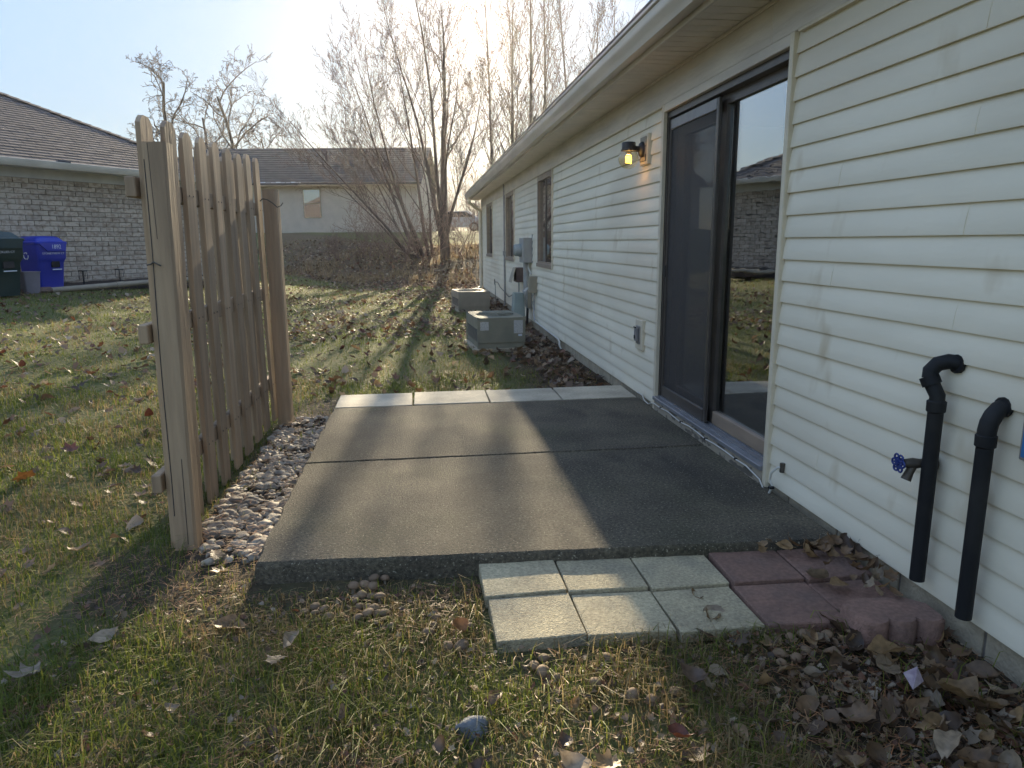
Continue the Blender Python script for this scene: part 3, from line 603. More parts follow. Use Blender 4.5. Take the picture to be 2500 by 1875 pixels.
air_con((.66, 8.33, H(.9, 8.7)+.02), R(4.5), .585, .9, .385, m_acgreen, 'grey-green louvred air conditioner with paper labels, nearer of the two', True)
air_con((.715, 13.3, H(.9, 13.6)-.0), R(6), .6, .95, .37, m_acbeige, 'beige air conditioner, the farther of the two by the house', False)

# ------------------------------------------------------------------ pavers
def paver(x0, x1, y0, y1, top, th, tilt, mat, label, group, rz=0, name='paver'):
    cx, cy = (x0+x1)/2, (y0+y1)/2
    b = MB().cbox(x0-cx, x1-cx, y0-cy, y1-cy, -th, 0, .0035)
    b.V = [(v[0]+.003*(random.random()-.5), v[1]+.003*(random.random()-.5), v[2]) for v in b.V]
    o = b.build(name, mat); o.location = (cx, cy, top); o.rotation_euler = (R(tilt[0]), R(tilt[1]), R(rz)); tag(o, label, 'paver', group); return o
gl = [['far-row grey paver touching the slab at the left end of the front pavers', 'far-row middle grey paver touching the patio slab', 'far-row grey paver between the middle grey paver and the red pavers'],
      ['near-row grey paver at the left end of the front pavers', 'near-row middle grey paver beside the lawn', 'near-row grey paver beside the red pavers']]
gx = [(.195, .492), (.500, .797), (.806, 1.103)]
for j, (a, b_) in enumerate(((2.335, 2.605), (2.045, 2.325))):
    for i, (p, q) in enumerate(gx):
        paver(p+.012*j-.006*i*j, q+.008*j-.006*i*j, a-.012*i, b_-.012*i, -.040-.008*j-.002*i, .05, ((.6, -.4, .3)[i]-j*.8, (-.9, .5, .2)[i]+j*.4), m_pave, gl[j][i], 'grey pavers in front of the patio', (.6, -.4, .8)[i])
rl = [['far-row red paver next to the grey pavers', 'far-row red paver half covered by leaves near the wall'], ['near-row red paver next to the grey pavers', 'near-row red paver behind the scalloped edging block']]
for j, (a, b_) in enumerate(((2.295, 2.575), (2.005, 2.285))):
    for i, (p, q) in enumerate(((1.118, 1.392), (1.400, 1.662))):
        paver(p-.012*j, q-.008*j, a-.012*i, b_-.014*i, -.036-.010*j, .05, (.4-j, .5-i), m_redpave, rl[j][i], 'red pavers in front of the patio', -1.2+.8*i)
ed = []
for i in range(3):
    for a in np.linspace(180, 360, 7): ed.append((1.365+.0475+i*.095+.0475*math.cos(R(a)), 1.915+.036*math.sin(R(a))))
ed += [(1.655, 2.0), (1.60, 2.055), (1.42, 2.06), (1.362, 2.02)]
b = MB(); cx, cy = 1.5, 1.98; n = len(ed)
b.loft([[(p[0]-cx, p[1]-cy, -.12) for p in ed], [(p[0]-cx, p[1]-cy, -.008) for p in ed], [((p[0]-cx)*.965, (p[1]-cy)*.94, 0) for p in ed]])
o = b.build('edging_block', m_redpave, None, True); o.location = (cx, cy, .002); o.rotation_euler = (R(-1.5), R(.8), R(-2)); tag(o, 'red scalloped edging block lying at the corner by the black pipes', 'edging block')
bl = ['pale back-row paver by the fence end of the patio', 'pale back-row paver second from the fence', 'pale back-row paver third from the fence, partly shaded', 'pale back-row paver nearest the house wall']
bx = [(-.655, -.085), (-.070, .500), (.512, 1.062), (1.074, 1.655)]
for i, (p, q) in enumerate(bx): paver(p, q, 5.262, 5.71, .0+.003*(i % 2), .05, (.15*(i-1), .12*(1-i)), m_pave2, bl[i], 'pale pavers behind the patio', (.4, -.3, .2, -.3)[i])

# ------------------------------------------------------------------ fence
FR = R(-.75)
fence = thing('fence', (-1.03, 3.0, -.08), 'taupe shadowbox wooden fence panel standing at the edge of the patio', 'fence', None, FR)
def post(y, h_, x0, x1, dy, lean):
    b = MB(); c = .005; P = [(x0, 0), (x1-c*2, 0), (x1, c*2), (x1, dy), (x0, dy)]
    rings = [[(p[0]+lean[0]*z, y+p[1]+lean[1]*z, z) for p in P] for z in (-.1, 0, .4, .8, 1.2, h_-.004, h_)]
    return b.loft(rings)
post(0, 1.665, -.042, .045, .085, (.022, -.004)).build('post', m_wood, fence)
post(2.16, 1.64, -.045, .05, .09, (.004, .0)).build('post', m_wood, fence)
def picket(h_, wv):
    w_ = .124; P = [(0, 0), (w_, 0), (w_, h_-.03), (w_-.012, h_-.018), (w_-.018, h_-.012), (w_-.03, h_-.004), (w_-.036, h_), (.036, h_), (.03, h_-.004), (.018, h_-.012), (.012, h_-.018), (0, h_-.03)]
    V = []; n = len(P)
    for xx in (-.0095, .0095):
        for p in P: V.append((xx+wv*.004*(p[1]/h_)**2, p[0], p[1]))
    return MB().add(V, [tuple(range(n))[::-1], tuple(range(n, 2*n))]+[(i, (i+1) % n, n+(i+1) % n, n+i) for i in range(n)])
for i in range(9):
    o = picket(1.79+random.uniform(-.008, .012), random.uniform(-1, 1)).build('picket', m_wood, fence); o.location = (-.060, .035+i*.256+random.uniform(-.004, .004), -.014+.0065*i); o.rotation_euler = (random.uniform(-.004, .004), max(0, .022*(1-i/6)), random.uniform(-.03, .03))
for i in range(8):
    o = picket(1.77+random.uniform(-.01, .01), random.uniform(-1, 1)).build('picket', m_wood, fence); o.location = (-.124, .215+i*.256+random.uniform(-.004, .004), -.014+.0065*i); o.rotation_euler = (0, max(0, .022*(1-i/6)), random.uniform(-.03, .03))
nh = MB()
for i in range(9):
    for z in (.30, .93, 1.50):
        for q_ in (.035, .09): y_ = .035+i*.256+q_; x_ = -.0498+max(0, .022*(1-i/6))*z; nh.box(x_, x_+.0022, y_-.0035, y_+.0035, z-.0035, z+.0035)
nh.build('nail_heads', m_brass, fence)['kind'] = 'stuff'
for z in (.255, .885, 1.46):
    o = MB().cbox(-.0195, .0195, -.005, 2.3, 0, .078, .004).build('rail', m_wood, fence); o.location = (-.0935+.02*z, 0, z); o.rotation_euler = (.004, 0, .009*z)
crk = MB()
def crack(pts, w_): 
    for a, b_ in zip(pts, pts[1:]): crk.add([(a[0]-w_/2, -.0012+a[1]*-.004, a[1]), (a[0]+w_/2, -.0012+a[1]*-.004, a[1]), (b_[0]+w_/2, -.0012+b_[1]*-.004, b_[1]), (b_[0]-w_/2, -.0012+b_[1]*-.004, b_[1])], [(0, 1, 2, 3)])
crack([(-.036+.022*z+.002*math.sin(z*6), z) for z in np.linspace(.15, 1.6, 16)], .0035); crack([(-.02+.022*z+.008*(1.66-z)*3, z) for z in np.linspace(1.3, 1.66, 5)], .002); crack([(.012+.022*z, z) for z in np.linspace(.02, .4, 5)], .0025)
crk.build('crack', m_dark, fence)
wr = MB().tube([(-.055, -.015, 1.20), (-.04, -.012, 1.203), (-.028, -.014, 1.212), (-.015, -.02, 1.205), (.0, -.018, 1.197)], .003, 5).build('wire', m_brass); wr.location = (-1.03+.025, 3.0, -.08); tag(wr, 'short bent wire twisted on the nearer fence post', 'wire')
wr = MB().tube([(-.05, -.02, 1.56), (-.03, -.03, 1.575), (.0, -.03, 1.57), (.035, -.022, 1.545), (.06, -.02, 1.52), (.085, -.02, 1.53), (.1, -.02, 1.55)], .004, 6).build('wire_hook', m_brass); wr.location = (-1.0, 5.14, -.08); tag(wr, 'rusty wire hook curling out of the farther fence post', 'hook')

# ------------------------------------------------------------------ gravel strip
gb = bpy.data.objects.new('gravel_bed', None); gb.location = (-.8, 4, -.09); link(gb); tag(gb, kind='structure')
def stone(sub):
    bm = bmesh.new(); bmesh.ops.create_icosphere(bm, subdivisions=sub, radius=1); q = random
    pl = []
    for _ in range(9): n = Vector((q.gauss(0, 1), q.gauss(0, 1), q.gauss(0, 1))).normalized(); pl.append((n, q.uniform(.55, .9)))
    ax = (1.15, q.uniform(.7, .95), q.uniform(.5, .72))
    for v in bm.verts:
        p = v.co.copy()
        for n, d in pl:
            e = p.dot(n)-d
            if e > 0: p -= n*e
        v.co = Vector((p.x*ax[0], p.y*ax[1], p.z*ax[2]))*1.15
    bm.verts.index_update(); V = [v.co[:] for v in bm.verts]; F = [tuple(v.index for v in f.verts) for f in bm.faces]; bm.free(); return V, F
sm = []
for i in range(7): b = MB().add(*stone(2)); me = b.mesh('stone', m_stone, True); sm.append(me)
pos = []; tries = 0
while len(pos) < 1500 and tries < 20000:
    tries += 1; y = 2.84+(5.35-2.84)*random.random()**1.15; x = random.uniform(-1.02, -.655)
    if y < 2.95 and x < -.93: continue
    if y < 3.15 and x < -.96: continue
    if y > 4.95 and random.random() < .55: continue
    if random.random() < float(sstep((float(fbm(x, y, 7, 77))-.56)/.1))*.75: continue
    pos.append((x, y))
pos.sort(key=lambda p: p[1]); cnt = 0; gv = []; gf = []; 
sv, sf = zip(*[stone(1) for _ in range(5)])
for i, (x, y) in enumerate(pos):
    r_ = random.choice((.009, .012, .014, .018, .022, .03))*random.uniform(.85, 1.15); z = H(x, y)+r_*.1+random.uniform(0, .012)
    if (i % 3 == 0 or r_ > .024) and cnt < 300:
        cnt += 1; o = inst('stone', random.choice(sm), gb, (x+.8, y-4, z+.09), (random.uniform(-.3, .3), random.uniform(-.3, .3), random.uniform(0, 6.28)), (r_*1.15, r_, r_))
    else:
        k = random.randrange(5); a = random.uniform(0, 6.28); c_, s_ = math.cos(a), math.sin(a); base = len(gv)
        gv += [(x+.8+(v[0]*c_-v[1]*s_)*r_, y-4+(v[0]*s_+v[1]*c_)*r_, z+.09+v[2]*r_) for v in sv[k]]; gf += [tuple(q+base for q in f) for f in sf[k]]
b = MB(); b.V = gv; b.F = gf; tag(b.build('stones', m_stone, gb, True), kind='stuff')

# ------------------------------------------------------------------ brick house
BO = Vector((-4.93, 18.83, .33)); TH = R(58.7)
bh = thing('brick_house', BO, 'whitewashed brick house with brown hipped shingle roof and white fascia', 'house', None, TH)
ZB, BC, BLN = .0, .0985, .30
LEN, DEP = 15., 9.5
WZ = 2.12   # top of the brick, above the base
cl = MB(); cl.box(-LEN, -.006, .022, .2, -.4, WZ+.1).box(-.2, -.022, .2, DEP, -.4, WZ+.1).box(-LEN, -LEN+.2, .2, DEP, -.4, WZ+.1).box(-LEN, -.02, DEP-.2, DEP, -.4, WZ+.1)
cl.build('mortar', m_mortar, bh)
bme = MB().cbox(0, BLN-.010, -.004, .09, .005, BC-.005, .003).mesh('brick', m_brick)
rows = int((WZ+.22)/BC); st_b = MB()
for r_ in range(rows):
    z = WZ-(r_+1)*BC; k = 0; x = -BLN*(1.5 if r_ % 2 else 1.)
    if r_ % 2: st_b.box(-BLN*.5, -.010, -.004, .05, z+.005, z+BC-.005)
    while x > -LEN:
        if k < 15 and z > -.05: inst('brick', bme, bh, (x, random.uniform(-.003, .002), z))
        else: st_b.box(x, x+BLN-.010, -.004+random.uniform(-.003, .002), .05, z+.005, z+BC-.005)
        x -= BLN; k += 1
tag(st_b.build('bricks', m_brick, bh), kind='stuff')
e2 = MB()
for r_ in range(rows):
    z = WZ-(r_+1)*BC; x = .05 if r_ % 2 else .2
    while x < DEP-.3: e2.box(-.05, -.004, x, x+BLN-.01, z+.005, z+BC-.005); x += BLN
tag(e2.build('bricks', m_brick, bh), kind='stuff')
OH = .42; SZ = WZ+.17
MB().box(-LEN, .012, -.016, .02, WZ, SZ).box(-.02, .012, .02, DEP, WZ, SZ).build('frieze', m_white, bh)
MB().box(-LEN, OH, -OH, -.017, SZ, SZ+.015).box(.013, OH, -.017, DEP, SZ, SZ+.015).build('soffit', m_white, bh)
gpr = [(-OH, SZ-.01), (-OH-.08, SZ-.01), (-OH-.11, SZ+.04), (-OH-.12, SZ+.115), (-OH-.11, SZ+.12), (-OH, SZ+.12)]
MB().prism([(p[0], p[1]) for p in gpr], 'x', -LEN, OH+.12).build('gutter', m_gutter, bh, True)
MB().box(OH, OH+.11, -OH, DEP, SZ-.01, SZ+.115).build('gutter', m_gutter, bh)
PT = .515; RZ = SZ+.11; rl_ = (DEP/2+OH)
A = (-LEN-OH, -OH, RZ); B = (OH, -OH, RZ); C_ = (OH, DEP+OH, RZ); D_ = (-LEN-OH, DEP+OH, RZ); E_ = (OH-rl_, DEP/2, RZ+PT*rl_); F_ = (-LEN-OH+rl_, DEP/2, RZ+PT*rl_)
MB().add([A, B, C_, D_, E_, F_], [(0, 1, 4, 5), (1, 2, 4), (2, 3, 5, 4), (3, 0, 5)]).build('roof', m_shingle, bh)
# shingle tabs on the front slope
SW, SE = .305, .142; sl = math.hypot(1, PT); cs, sn = 1/sl, PT/sl
tabs = MB(); tm = MB().add([(0, -.012, .012), (SW-.012, -.012, .012), (SW-.012, SE*cs*1.25, SE*sn*1.25+.004), (0, SE*cs*1.25, SE*sn*1.25+.004), (0, -.012, -.002), (SW-.012, -.012, -.002)], [(0, 1, 2, 3), (4, 5, 1, 0), (0, 3, 4), (1, 5, 2)]).mesh('shingle', m_shingle)
cnt = 0; nrow = int(rl_*sl/SE); cand = []
for r_ in range(nrow):
    d = r_*SE*cs; y = -OH-.01+d; z = RZ+PT*d+.004; x1 = OH-d; x0 = -LEN-OH+d; x = x1-SW-(SW*.5 if r_ % 2 else 0)-.15*(r_ % 3)
    while x > x0: cand.append((x, y, z)); x -= SW
vis = [c for c in cand if -7.8 < c[0]+.55*(c[1]+OH) and c[1] < 3.2]
vis.sort(key=lambda c: c[1]+abs(c[0]+5.0)*.35); chosen = set(vis[:300])
for c in cand:
    if c in chosen: inst('shingle', tm, bh, (c[0], c[1], c[2]+random.uniform(0, .003)))
    else:
        x, y, z = c; tabs.add([(x, y-.012, z+.012), (x+SW-.012, y-.012, z+.012), (x+SW-.012, y+SE*cs*1.25, z+SE*sn*1.25+.004), (x, y+SE*cs*1.25, z+SE*sn*1.25+.004), (x, y-.012, z-.002), (x+SW-.012, y-.012, z-.002)], [(0, 1, 2, 3), (4, 5, 1, 0)])
tag(tabs.build('shingles', m_shingle, bh), kind='stuff')
for P, Q in ((B, E_), (C_, E_), (A, F_), (E_, F_)):
    n = int((Vector(Q)-Vector(P)).length/.2); hc = MB()
    for i in range(n):
        p = Vector(P).lerp(Vector(Q), i/n); q = Vector(P).lerp(Vector(Q), (i+1.15)/n); s_ = Vector((q-p).normalized().cross(Vector((0, 0, 1)))).normalized()*.13
        hc.add([p-s_+Vector((0, 0, .0)), p+Vector((0, 0, .05)), p+s_, q-s_-Vector((0, 0, .01)), q+Vector((0, 0, .035)), q+s_-Vector((0, 0, .01))], [(0, 1, 4, 3), (1, 2, 5, 4), (0, 2, 1)])
    hc.build('hip_cap', m_shingle, bh)
MB().lathe([(.045, -.5), (.045, .28), (.075, .28), (.075, .33), (.05, .35), (0, .36)], (-1.5, 2.6, RZ+PT*1.33+.15), 10).build('vent_pipe', m_galv, bh)
MB().tube([(-4.2, 4.2, RZ+2.3), (-4.2, 4.2, RZ+3.15)], .012, 5).tube([(-4.12, 4.2, RZ+2.3), (-4.12, 4.2, RZ+3.05)], .012, 5).build('antenna', m_galv, bh)
wd = MB().box(-.12, .12, -.02, .06, -.005, .02); o = wd.build('gutter_guard', m_blackm, bh); o.location = (-4.1, -OH-.08, SZ+.125)
# mulch bed along the wall
mv = MB(); n = 40
for i in range(n+1):
    x = -9+9.2*i/n
    for j, (yy, zz) in enumerate(((0., .13), (-.25, .12+.03*math.sin(i*1.3)), (-.5, .10), (-.62, .0), (-.7, -.08))): mv.V.append((x, yy, zz+.012*math.sin(i*2.7+j)))
for i in range(n):
    for j in range(4): a = i*5+j; mv.F.append((a, a+1, a+6, a+5))
mb_ = mv.build('mulch_bed', M('mulch', (.028, .02, .016), (.05, .034, .026), sc=30, rough=.95, bump=1, bsc=60), None, 'all'); mb_.location = BO; mb_.rotation_euler = (0, 0, TH); tag(mb_, kind='structure')
def bl2w(x, y, z): return Matrix.Translation(BO)@Matrix.Rotation(TH, 4, 'Z')@Vector((x, y, z))
sc_ = thing('security_camera', bl2w(-2.45, -.02, WZ-.02), 'small white security camera under the eave of the brick house', 'camera', None, TH)
MB().lathe([(0, .03), (.04, .028), (.045, .0), (0, 0)], (0, -.03, .0), 12).build('mount', m_white, sc_, True)
MB().tube([(0, -.04, -.01), (.01, -.09, -.035)], .012, 8).build('arm', m_white, sc_, True)
MB().tube([(-.03, -.06, -.05), (.0, -.10, -.052), (.05, -.17, -.06)], [.03, .04, .038], 12).build('camera_body', m_white, sc_, True); MB().tube([(.048, -.167, -.06), (.055, -.176, -.061)], .028, 10).build('lens', m_black, sc_)
dp = thing('ground_downspout', bl2w(-4.55, -.78, .02), 'pale plastic downspout pipe lying along the mulch bed of the brick house', 'pipe', None, TH)
MB().tube([(-.35, -.05, .03), (.5, 0, .04), (2.2, .02, .075), (4.0, .05, .05)], .055, 10).build('pipe', m_acbeige, dp, True); MB().tube([(1.02, .005, .05), (1.2, .008, .054)], .063, 10).build('coupling', m_acbeige, dp); MB().tube([(-.9, -.03, .03), (-.36, -.05, .03)], .07, 10).build('elbow_piece', m_boxbrown, dp)
for i, (lx, lab) in enumerate(((-3.95, 'black lantern stake light in the mulch, nearer the blue bin'), (-3.15, 'black lantern stake light in the mulch, nearer the fence'))):
    lt = thing('stake_light', bl2w(lx, -.42, .1), lab, 'light', 'stake lights by the brick wall', TH+.1*i)
    MB().tube([(0, 0, 0), (0, 0, .11)], .014, 6).build('stake', m_blackm, lt)
    f = MB().cbox(-.06, .06, -.06, .06, .255, .275, .004).box(-.055, .055, -.055, .055, .1, .108)
    for sx in (-1, 1):
        for sy in (-1, 1): f.tube([(sx*.05, sy*.05, .105), (sx*.05, sy*.05, .26)], .006, 4)
    f.tube([(0, 0, .108), (0, 0, .255)], .01, 6)
    f.build('lantern_frame', m_blackm, lt)
    MB().box(-.035, .035, -.035, .035, .112, .25).build('lens', glassmat('lantern_glass', .05, (.9, .9, .9)), lt)

# bins
def text(s, size, m, parent, loc, rot, name='lettering', sx=1.):
    c = bpy.data.curves.new('t', 'FONT'); c.body = s; c.size = size; c.extrude = .001; c.align_x = 'CENTER'; c.align_y = 'CENTER'
    t = bpy.data.objects.new('t', c); COL.objects.link(t); dg = bpy.context.evaluated_depsgraph_get(); me = bpy.data.meshes.new_from_object(t.evaluated_get(dg)); bpy.data.objects.remove(t)
    me.materials.clear(); me.materials.append(m); o = bpy.data.objects.new(name, me); o.location = loc; o.rotation_euler = rot; o.scale = (sx, 1, 1); return link(o, parent)
def cart(loc, rz, w_, d_, h_, mat, label, num, street):
    t = thing('wheeled_bin', loc, label, 'bin', 'bins by the brick house', rz)
    # front is -y
    bz = h_*.86
    MB().loft([rrect(w_*.78, d_*.68, .02, .05, 4, 0, .03), rrect(w_*.80, d_*.70, .1, .05, 4, 0, .03), rrect(w_*.87, d_*.80, bz*.60, .05, 4, 0, .01), rrect(w_*.89, d_*.83, bz*.64, .05, 4, 0, 0), rrect(w_*.95, d_*.92, bz*.70, .05, 4, 0, 0), rrect(w_*.97, d_*.97, bz, .05, 4, 0, 0)]).build('body', mat, t, True)
    lid = MB().loft([rrect(w_*1.0, d_*1.0, bz-.01, .05), rrect(w_*1.04, d_*1.04, bz+.005, .06), rrect(w_*1.04, d_*1.04, bz+.03, .06), rrect(w_*.98, d_*.98, bz+.045, .06), rrect(w_*.9, d_*.9, bz+.05, .06), rrect(w_*.86, d_*.86, bz+.075, .06), rrect(w_*.7, d_*.72, h_-.012, .08), rrect(w_*.4, d_*.45, h_, .08)]).build('lid', mat, t, True)
    f = d_*.52+.004
    MB().add([(-w_*.42, -f, bz+.004), (w_*.44, -f, bz+.004), (w_*.40, -f, bz-.125), (-w_*.20, -f, bz-.125), (-w_*.42, -f+.022, bz+.004), (w_*.44, -f+.022, bz+.004), (w_*.40, -f+.022, bz-.125), (-w_*.20, -f+.022, bz-.125)], [(0, 1, 2, 3), (7, 6, 5, 4), (0, 4, 5, 1), (1, 5, 6, 2), (2, 6, 7, 3), (3, 7, 4, 0)]).build('lid_skirt', mat, t)
    MB().tube([(-w_*.42, d_*.5, bz-.03), (-w_*.42, d_*.6, bz+.0), (w_*.42, d_*.6, bz), (w_*.42, d_*.5, bz-.03)], .016, 8).build('handle', mat, t)
    q = -d_*.385
    MB().cbox(-w_*.02, w_*.24, q-.02, q+.012, h_*.44, h_*.55, .004).build('grip_recess', m_dark if num is None else m_black, t)
    MB().tube([(-w_*.04, q-.032, h_*.40), (w_*.26, q-.032, h_*.40)], .010, 8).build('catch_bar', m_print, t)
    for sx in (-1, 1):
        wz = thing  # wheels
        wh_ = MB().tube([(sx*w_*.40, d_*.36, .11), (sx*w_*.49, d_*.36, .11)], .11, 18).build('wheel', m_tyre, t); MB().tube([(sx*w_*.491, d_*.36, .11), (sx*w_*.497, d_*.36, .11)], .06, 12).build('hub', m_greypl, wh_)
    if num: text(num, .105, m_print, t, (w_*.1, -f-.0025, bz-.055), (math.pi/2, 0, 0), 'number', .9)
    text(street, .05, m_print, t, (w_*.02, -d_*.475-.004, bz*.80), (math.pi/2+.05, 0, 0), 'street_name', 1.1)
    return t
bth = TH+R(2)
cb = cart((-6.99, 14.50, H(-6.9, 14.5)), bth, .60, .66, 1.02, m_bluepl, 'blue wheeled recycling bin numbered 1892 beside the brick wall', '1892', 'STONEYVIEW CT')
sy = MB()
for i in range(3):
    a = R(90+120*i); p = [(math.cos(a+t)*.06, math.sin(a+t)*.06) for t in (-.75, -.3, .15, .5)]
    for u, v in zip(p, p[1:]): sy.tube([(-.292, u[0], .66+u[1]), (-.292, v[0], .66+v[1])], .010, 4)
    sy.add([(-.296, .035*math.cos(a+.5), .66+.035*math.sin(a+.5)), (-.296, .085*math.cos(a+.5), .66+.085*math.sin(a+.5)), (-.296, .06*math.cos(a+.95), .66+.06*math.sin(a+.95))], [(0, 1, 2)])
sy.build('recycling_symbol', m_print, cb)
cart((-7.02, 12.93, H(-7, 13)), bth, .70, .76, 1.08, m_greenpl, 'dark green wheeled rubbish bin at the left edge by the brick wall', None, 'DICKLIES CT')
gbn = thing('waste_basket', (-6.97, 13.87, H(-6.97, 13.87)), 'small grey plastic waste basket between the green and blue bins', 'bin', 'bins by the brick house', bth)
MB().loft([rrect(.26, .24, 0, .03), rrect(.31, .29, .37, .03), rrect(.33, .31, .372, .03), rrect(.33, .31, .39, .03)]).build('body', m_greypl, gbn, True)

# ------------------------------------------------------------------ far house
FH = Vector((-2.95, 37.5, 1.72)); fr = R(-7.3)
fh = thing('far_house', FH, 'low beige-sided house with dark shingle roof beyond the bank', 'house', None, fr)
x0, x1, hz = -9., 3.0, 2.28
fb = MB()
for i in range(18):
    z = -.02+i*.127; fb.add([(x0, -.04, z), (x1, -.04, z), (x1, -.002, z+.13), (x0, -.002, z+.13), (x0, 0, z), (x1, 0, z)], [(0, 1, 2, 3), (4, 5, 1, 0)])
fb.build('siding', m_farside, fh)
MB().box(x0, x1, .001, .2, -.6, hz).box(x1-.2, x1-.001, .2, 8.6, -.6, hz).box(x0, x0+.2, .2, 8.6, -.6, hz).box(x0+.2, x1-.2, 8.4, 8.6, -.6, hz).prism([(.1, hz), (8.5, hz), (4.3, hz+2.05)], 'x', x1-.15, x1-.002).build('wall', m_farside, fh)
MB().box(x0-.3, x1+.25, -.45, -.01, hz, hz+.02).box(x0-.3, x1+.25, -.48, -.451, hz-.02, hz+.13).build('fascia', m_boxbeige, fh)
MB().add([(x0-.4, -.5, hz+.1), (x1+.3, -.5, hz+.1), (x1+.3, 4.3, hz+2.35), (x0-.4, 4.3, hz+2.35), (x1+.3, 9.1, hz+.1), (x0-.4, 9.1, hz+.1), (x0-.4, -.5, hz+.03), (x1+.3, -.5, hz+.03)], [(0, 1, 2, 3), (3, 2, 4, 5), (6, 7, 1, 0)]).build('roof', m_shinglefar, fh)
fs = MB()
for i in range(16):
    d = .3*i; fs.box(x0-.4, x1+.3, -.5+d, -.47+d, hz+.1+d*.469, hz+.118+d*.469)
fs.build('shingle_courses', m_shinglefar, fh)
sn_ = MB(); 
for i in range(9): a = -4.9+i*.25; sn_.cbox(a, a+.22, -.5, -.38, hz+.11, hz+.15+.02*math.sin(i*2), .012)
sn_.build('gutter_snow', m_print, fh)
for wx_, k in ((-2.68, 0), (-6.6, 2)):
    wn = MB().box(wx_-.06, wx_, -.06, .0, .74, 2.15).box(wx_+.8, wx_+.86, -.06, .0, .74, 2.15).box(wx_, wx_+.8, -.06, 0, .70, .76).box(wx_, wx_+.8, -.06, 0, 2.09, 2.15).box(wx_, wx_+.8, -.055, 0, 1.4, 1.45).build('window', m_boxbeige, fh)
    MB().box(wx_, wx_+.8, -.05, -.047, 1.45, 2.09).build('pane', glassmat('upper_pane', .35, (.3, .32, .35)), wn); MB().box(wx_, wx_+.8, -.05, -.047, .76, 1.4).build('pane', m_glass, wn); MB().box(wx_, wx_+.8, -.046, -.044, .76, 2.09).build('blind_or_dark_board', m_blind, wn)

# car beyond the bank
def car(loc, rz, label):
    t = thing('parked_car', loc, label, 'car', None, rz)
    P = [(-2.2, .35), (-2.25, .6), (-2.1, .85), (-1.2, .95), (-.55, 1.4), (.9, 1.42), (1.55, 1.0), (2.1, .92), (2.2, .6), (2.15, .3)]
    rings = [[(p[0]*(1-.03*abs(s)), s*(.86 if p[1] < 1 else .7), p[1]) for p in P] for s in (-1, -.95, .95, 1)]
    rings[0] = [(p[0]*.98, p[1]*.98, p[2]*.98) for p in rings[0]]
    MB().loft(rings).build('body', m_carp, t, True)
    for s in (-1, 1):
        MB().add([(-1.0, s*.80, .98), (1.35, s*.80, 1.0), (.8, s*.745, 1.34), (-.5, s*.745, 1.33)], [(0, 1, 2, 3)]).build('side_window', m_black, t)
        for q in (-1.35, 1.35):
            wl = MB().tube([(q, s*.70, .32), (q, s*.875, .32)], .32, 18).build('wheel', m_tyre, t); MB().tube([(q, s*.876, .32), (q, s*.885, .32)], .2, 12).build('rim', m_galv, wl)
        MB().cbox(2.1, 2.2, s*.6-.15, s*.6+.15, .62, .75, .02).build('headlight', m_print, t)
    return t
car((2.7, 51, H(2.7, 51)), R(-12), 'silver parked car glimpsed through branches beyond the bank')

# ------------------------------------------------------------------ trees
class Tree:
    def __init__(s, seed): s.r = random.Random(seed); s.B = {}
    def grow(s, p, d, L, r, lv, P):
        n = P['n'][lv]; R_ = s.r; pts = [p]; rad = [r]; dd = d.normalized(); wob = P['wob'][lv]; seg = L/(n-1)
        for i in range(1, n):
            dd = (dd+Vector((R_.gauss(0, wob), R_.gauss(0, wob), R_.gauss(0, wob)))+Vector((0, 0, P['up'][lv]))).normalized()
            pts.append(pts[-1]+dd*seg); rad.append(max(r*(1-(1-P['tip'])*(i/(n-1))**.85), P['rmin']))
        s.B.setdefault((min(lv, 2), n), []).append((pts, rad))
        if lv+1 >= len(P['n']): return
        nc = P['kids'][lv]; nc = int(nc+R_.random())
        for c in range(nc):
            t = P['t0'][lv]+(1-P['t0'][lv])*((c+R_.random()*.9)/nc); f = t*(n-1); i = min(int(f), n-2); q = pts[i].lerp(pts[i+1], f-i); base = (pts[i+1]-pts[i]).normalized()
            ax = base.cross(Vector((R_.gauss(0, 1), R_.gauss(0, 1), R_.gauss(0, 1)))).normalized(); an = R(P['ang'][lv]*R_.uniform(.7, 1.3))
            nd = base*math.cos(an)+ax*math.sin(an)
            if P.get('flat'): nd.z = nd.z*P['flat']+.1
            rr = rad[i]*P['rr'][lv]
            s.grow(q, nd, L*P['lr'][lv]*R_.uniform(.6, 1.2)*(1-.45*t), max(rr, P['rmin']), lv+1, P)
    def arrays(s, keys):
        Vs = []; Fs = []; base = 0
        for (lv, n), L in s.B.items():
            if lv not in keys: continue
            k = (7, 4, 3)[lv]
            P = np.array([[list(p) for p in pts] for pts, _ in L]); Rr = np.array([r for _, r in L]); B = len(L)
            T = np.gradient(P, axis=1); T /= np.linalg.norm(T, axis=2, keepdims=True)+1e-9
            ref = np.array([.31, .9, .17]); U = np.cross(T, ref); U /= np.linalg.norm(U, axis=2, keepdims=True)+1e-9; W_ = np.cross(T, U)
            a = np.arange(k)*2*np.pi/k
            V = P[:, :, None, :]+Rr[:, :, None, None]*(U[:, :, None, :]*np.cos(a)[None, None, :, None]+W_[:, :, None, :]*np.sin(a)[None, None, :, None])
            idx = np.arange(B*n*k).reshape(B, n, k)+base; nxt = np.roll(idx, -1, axis=2)
            F = np.stack([idx[:, :-1], nxt[:, :-1], nxt[:, 1:], idx[:, 1:]], -1).reshape(-1, 4)
            Vs.append(V.reshape(-1, 3)); Fs.append(F); base += B*n*k
        return np.concatenate(Vs), np.concatenate(Fs)
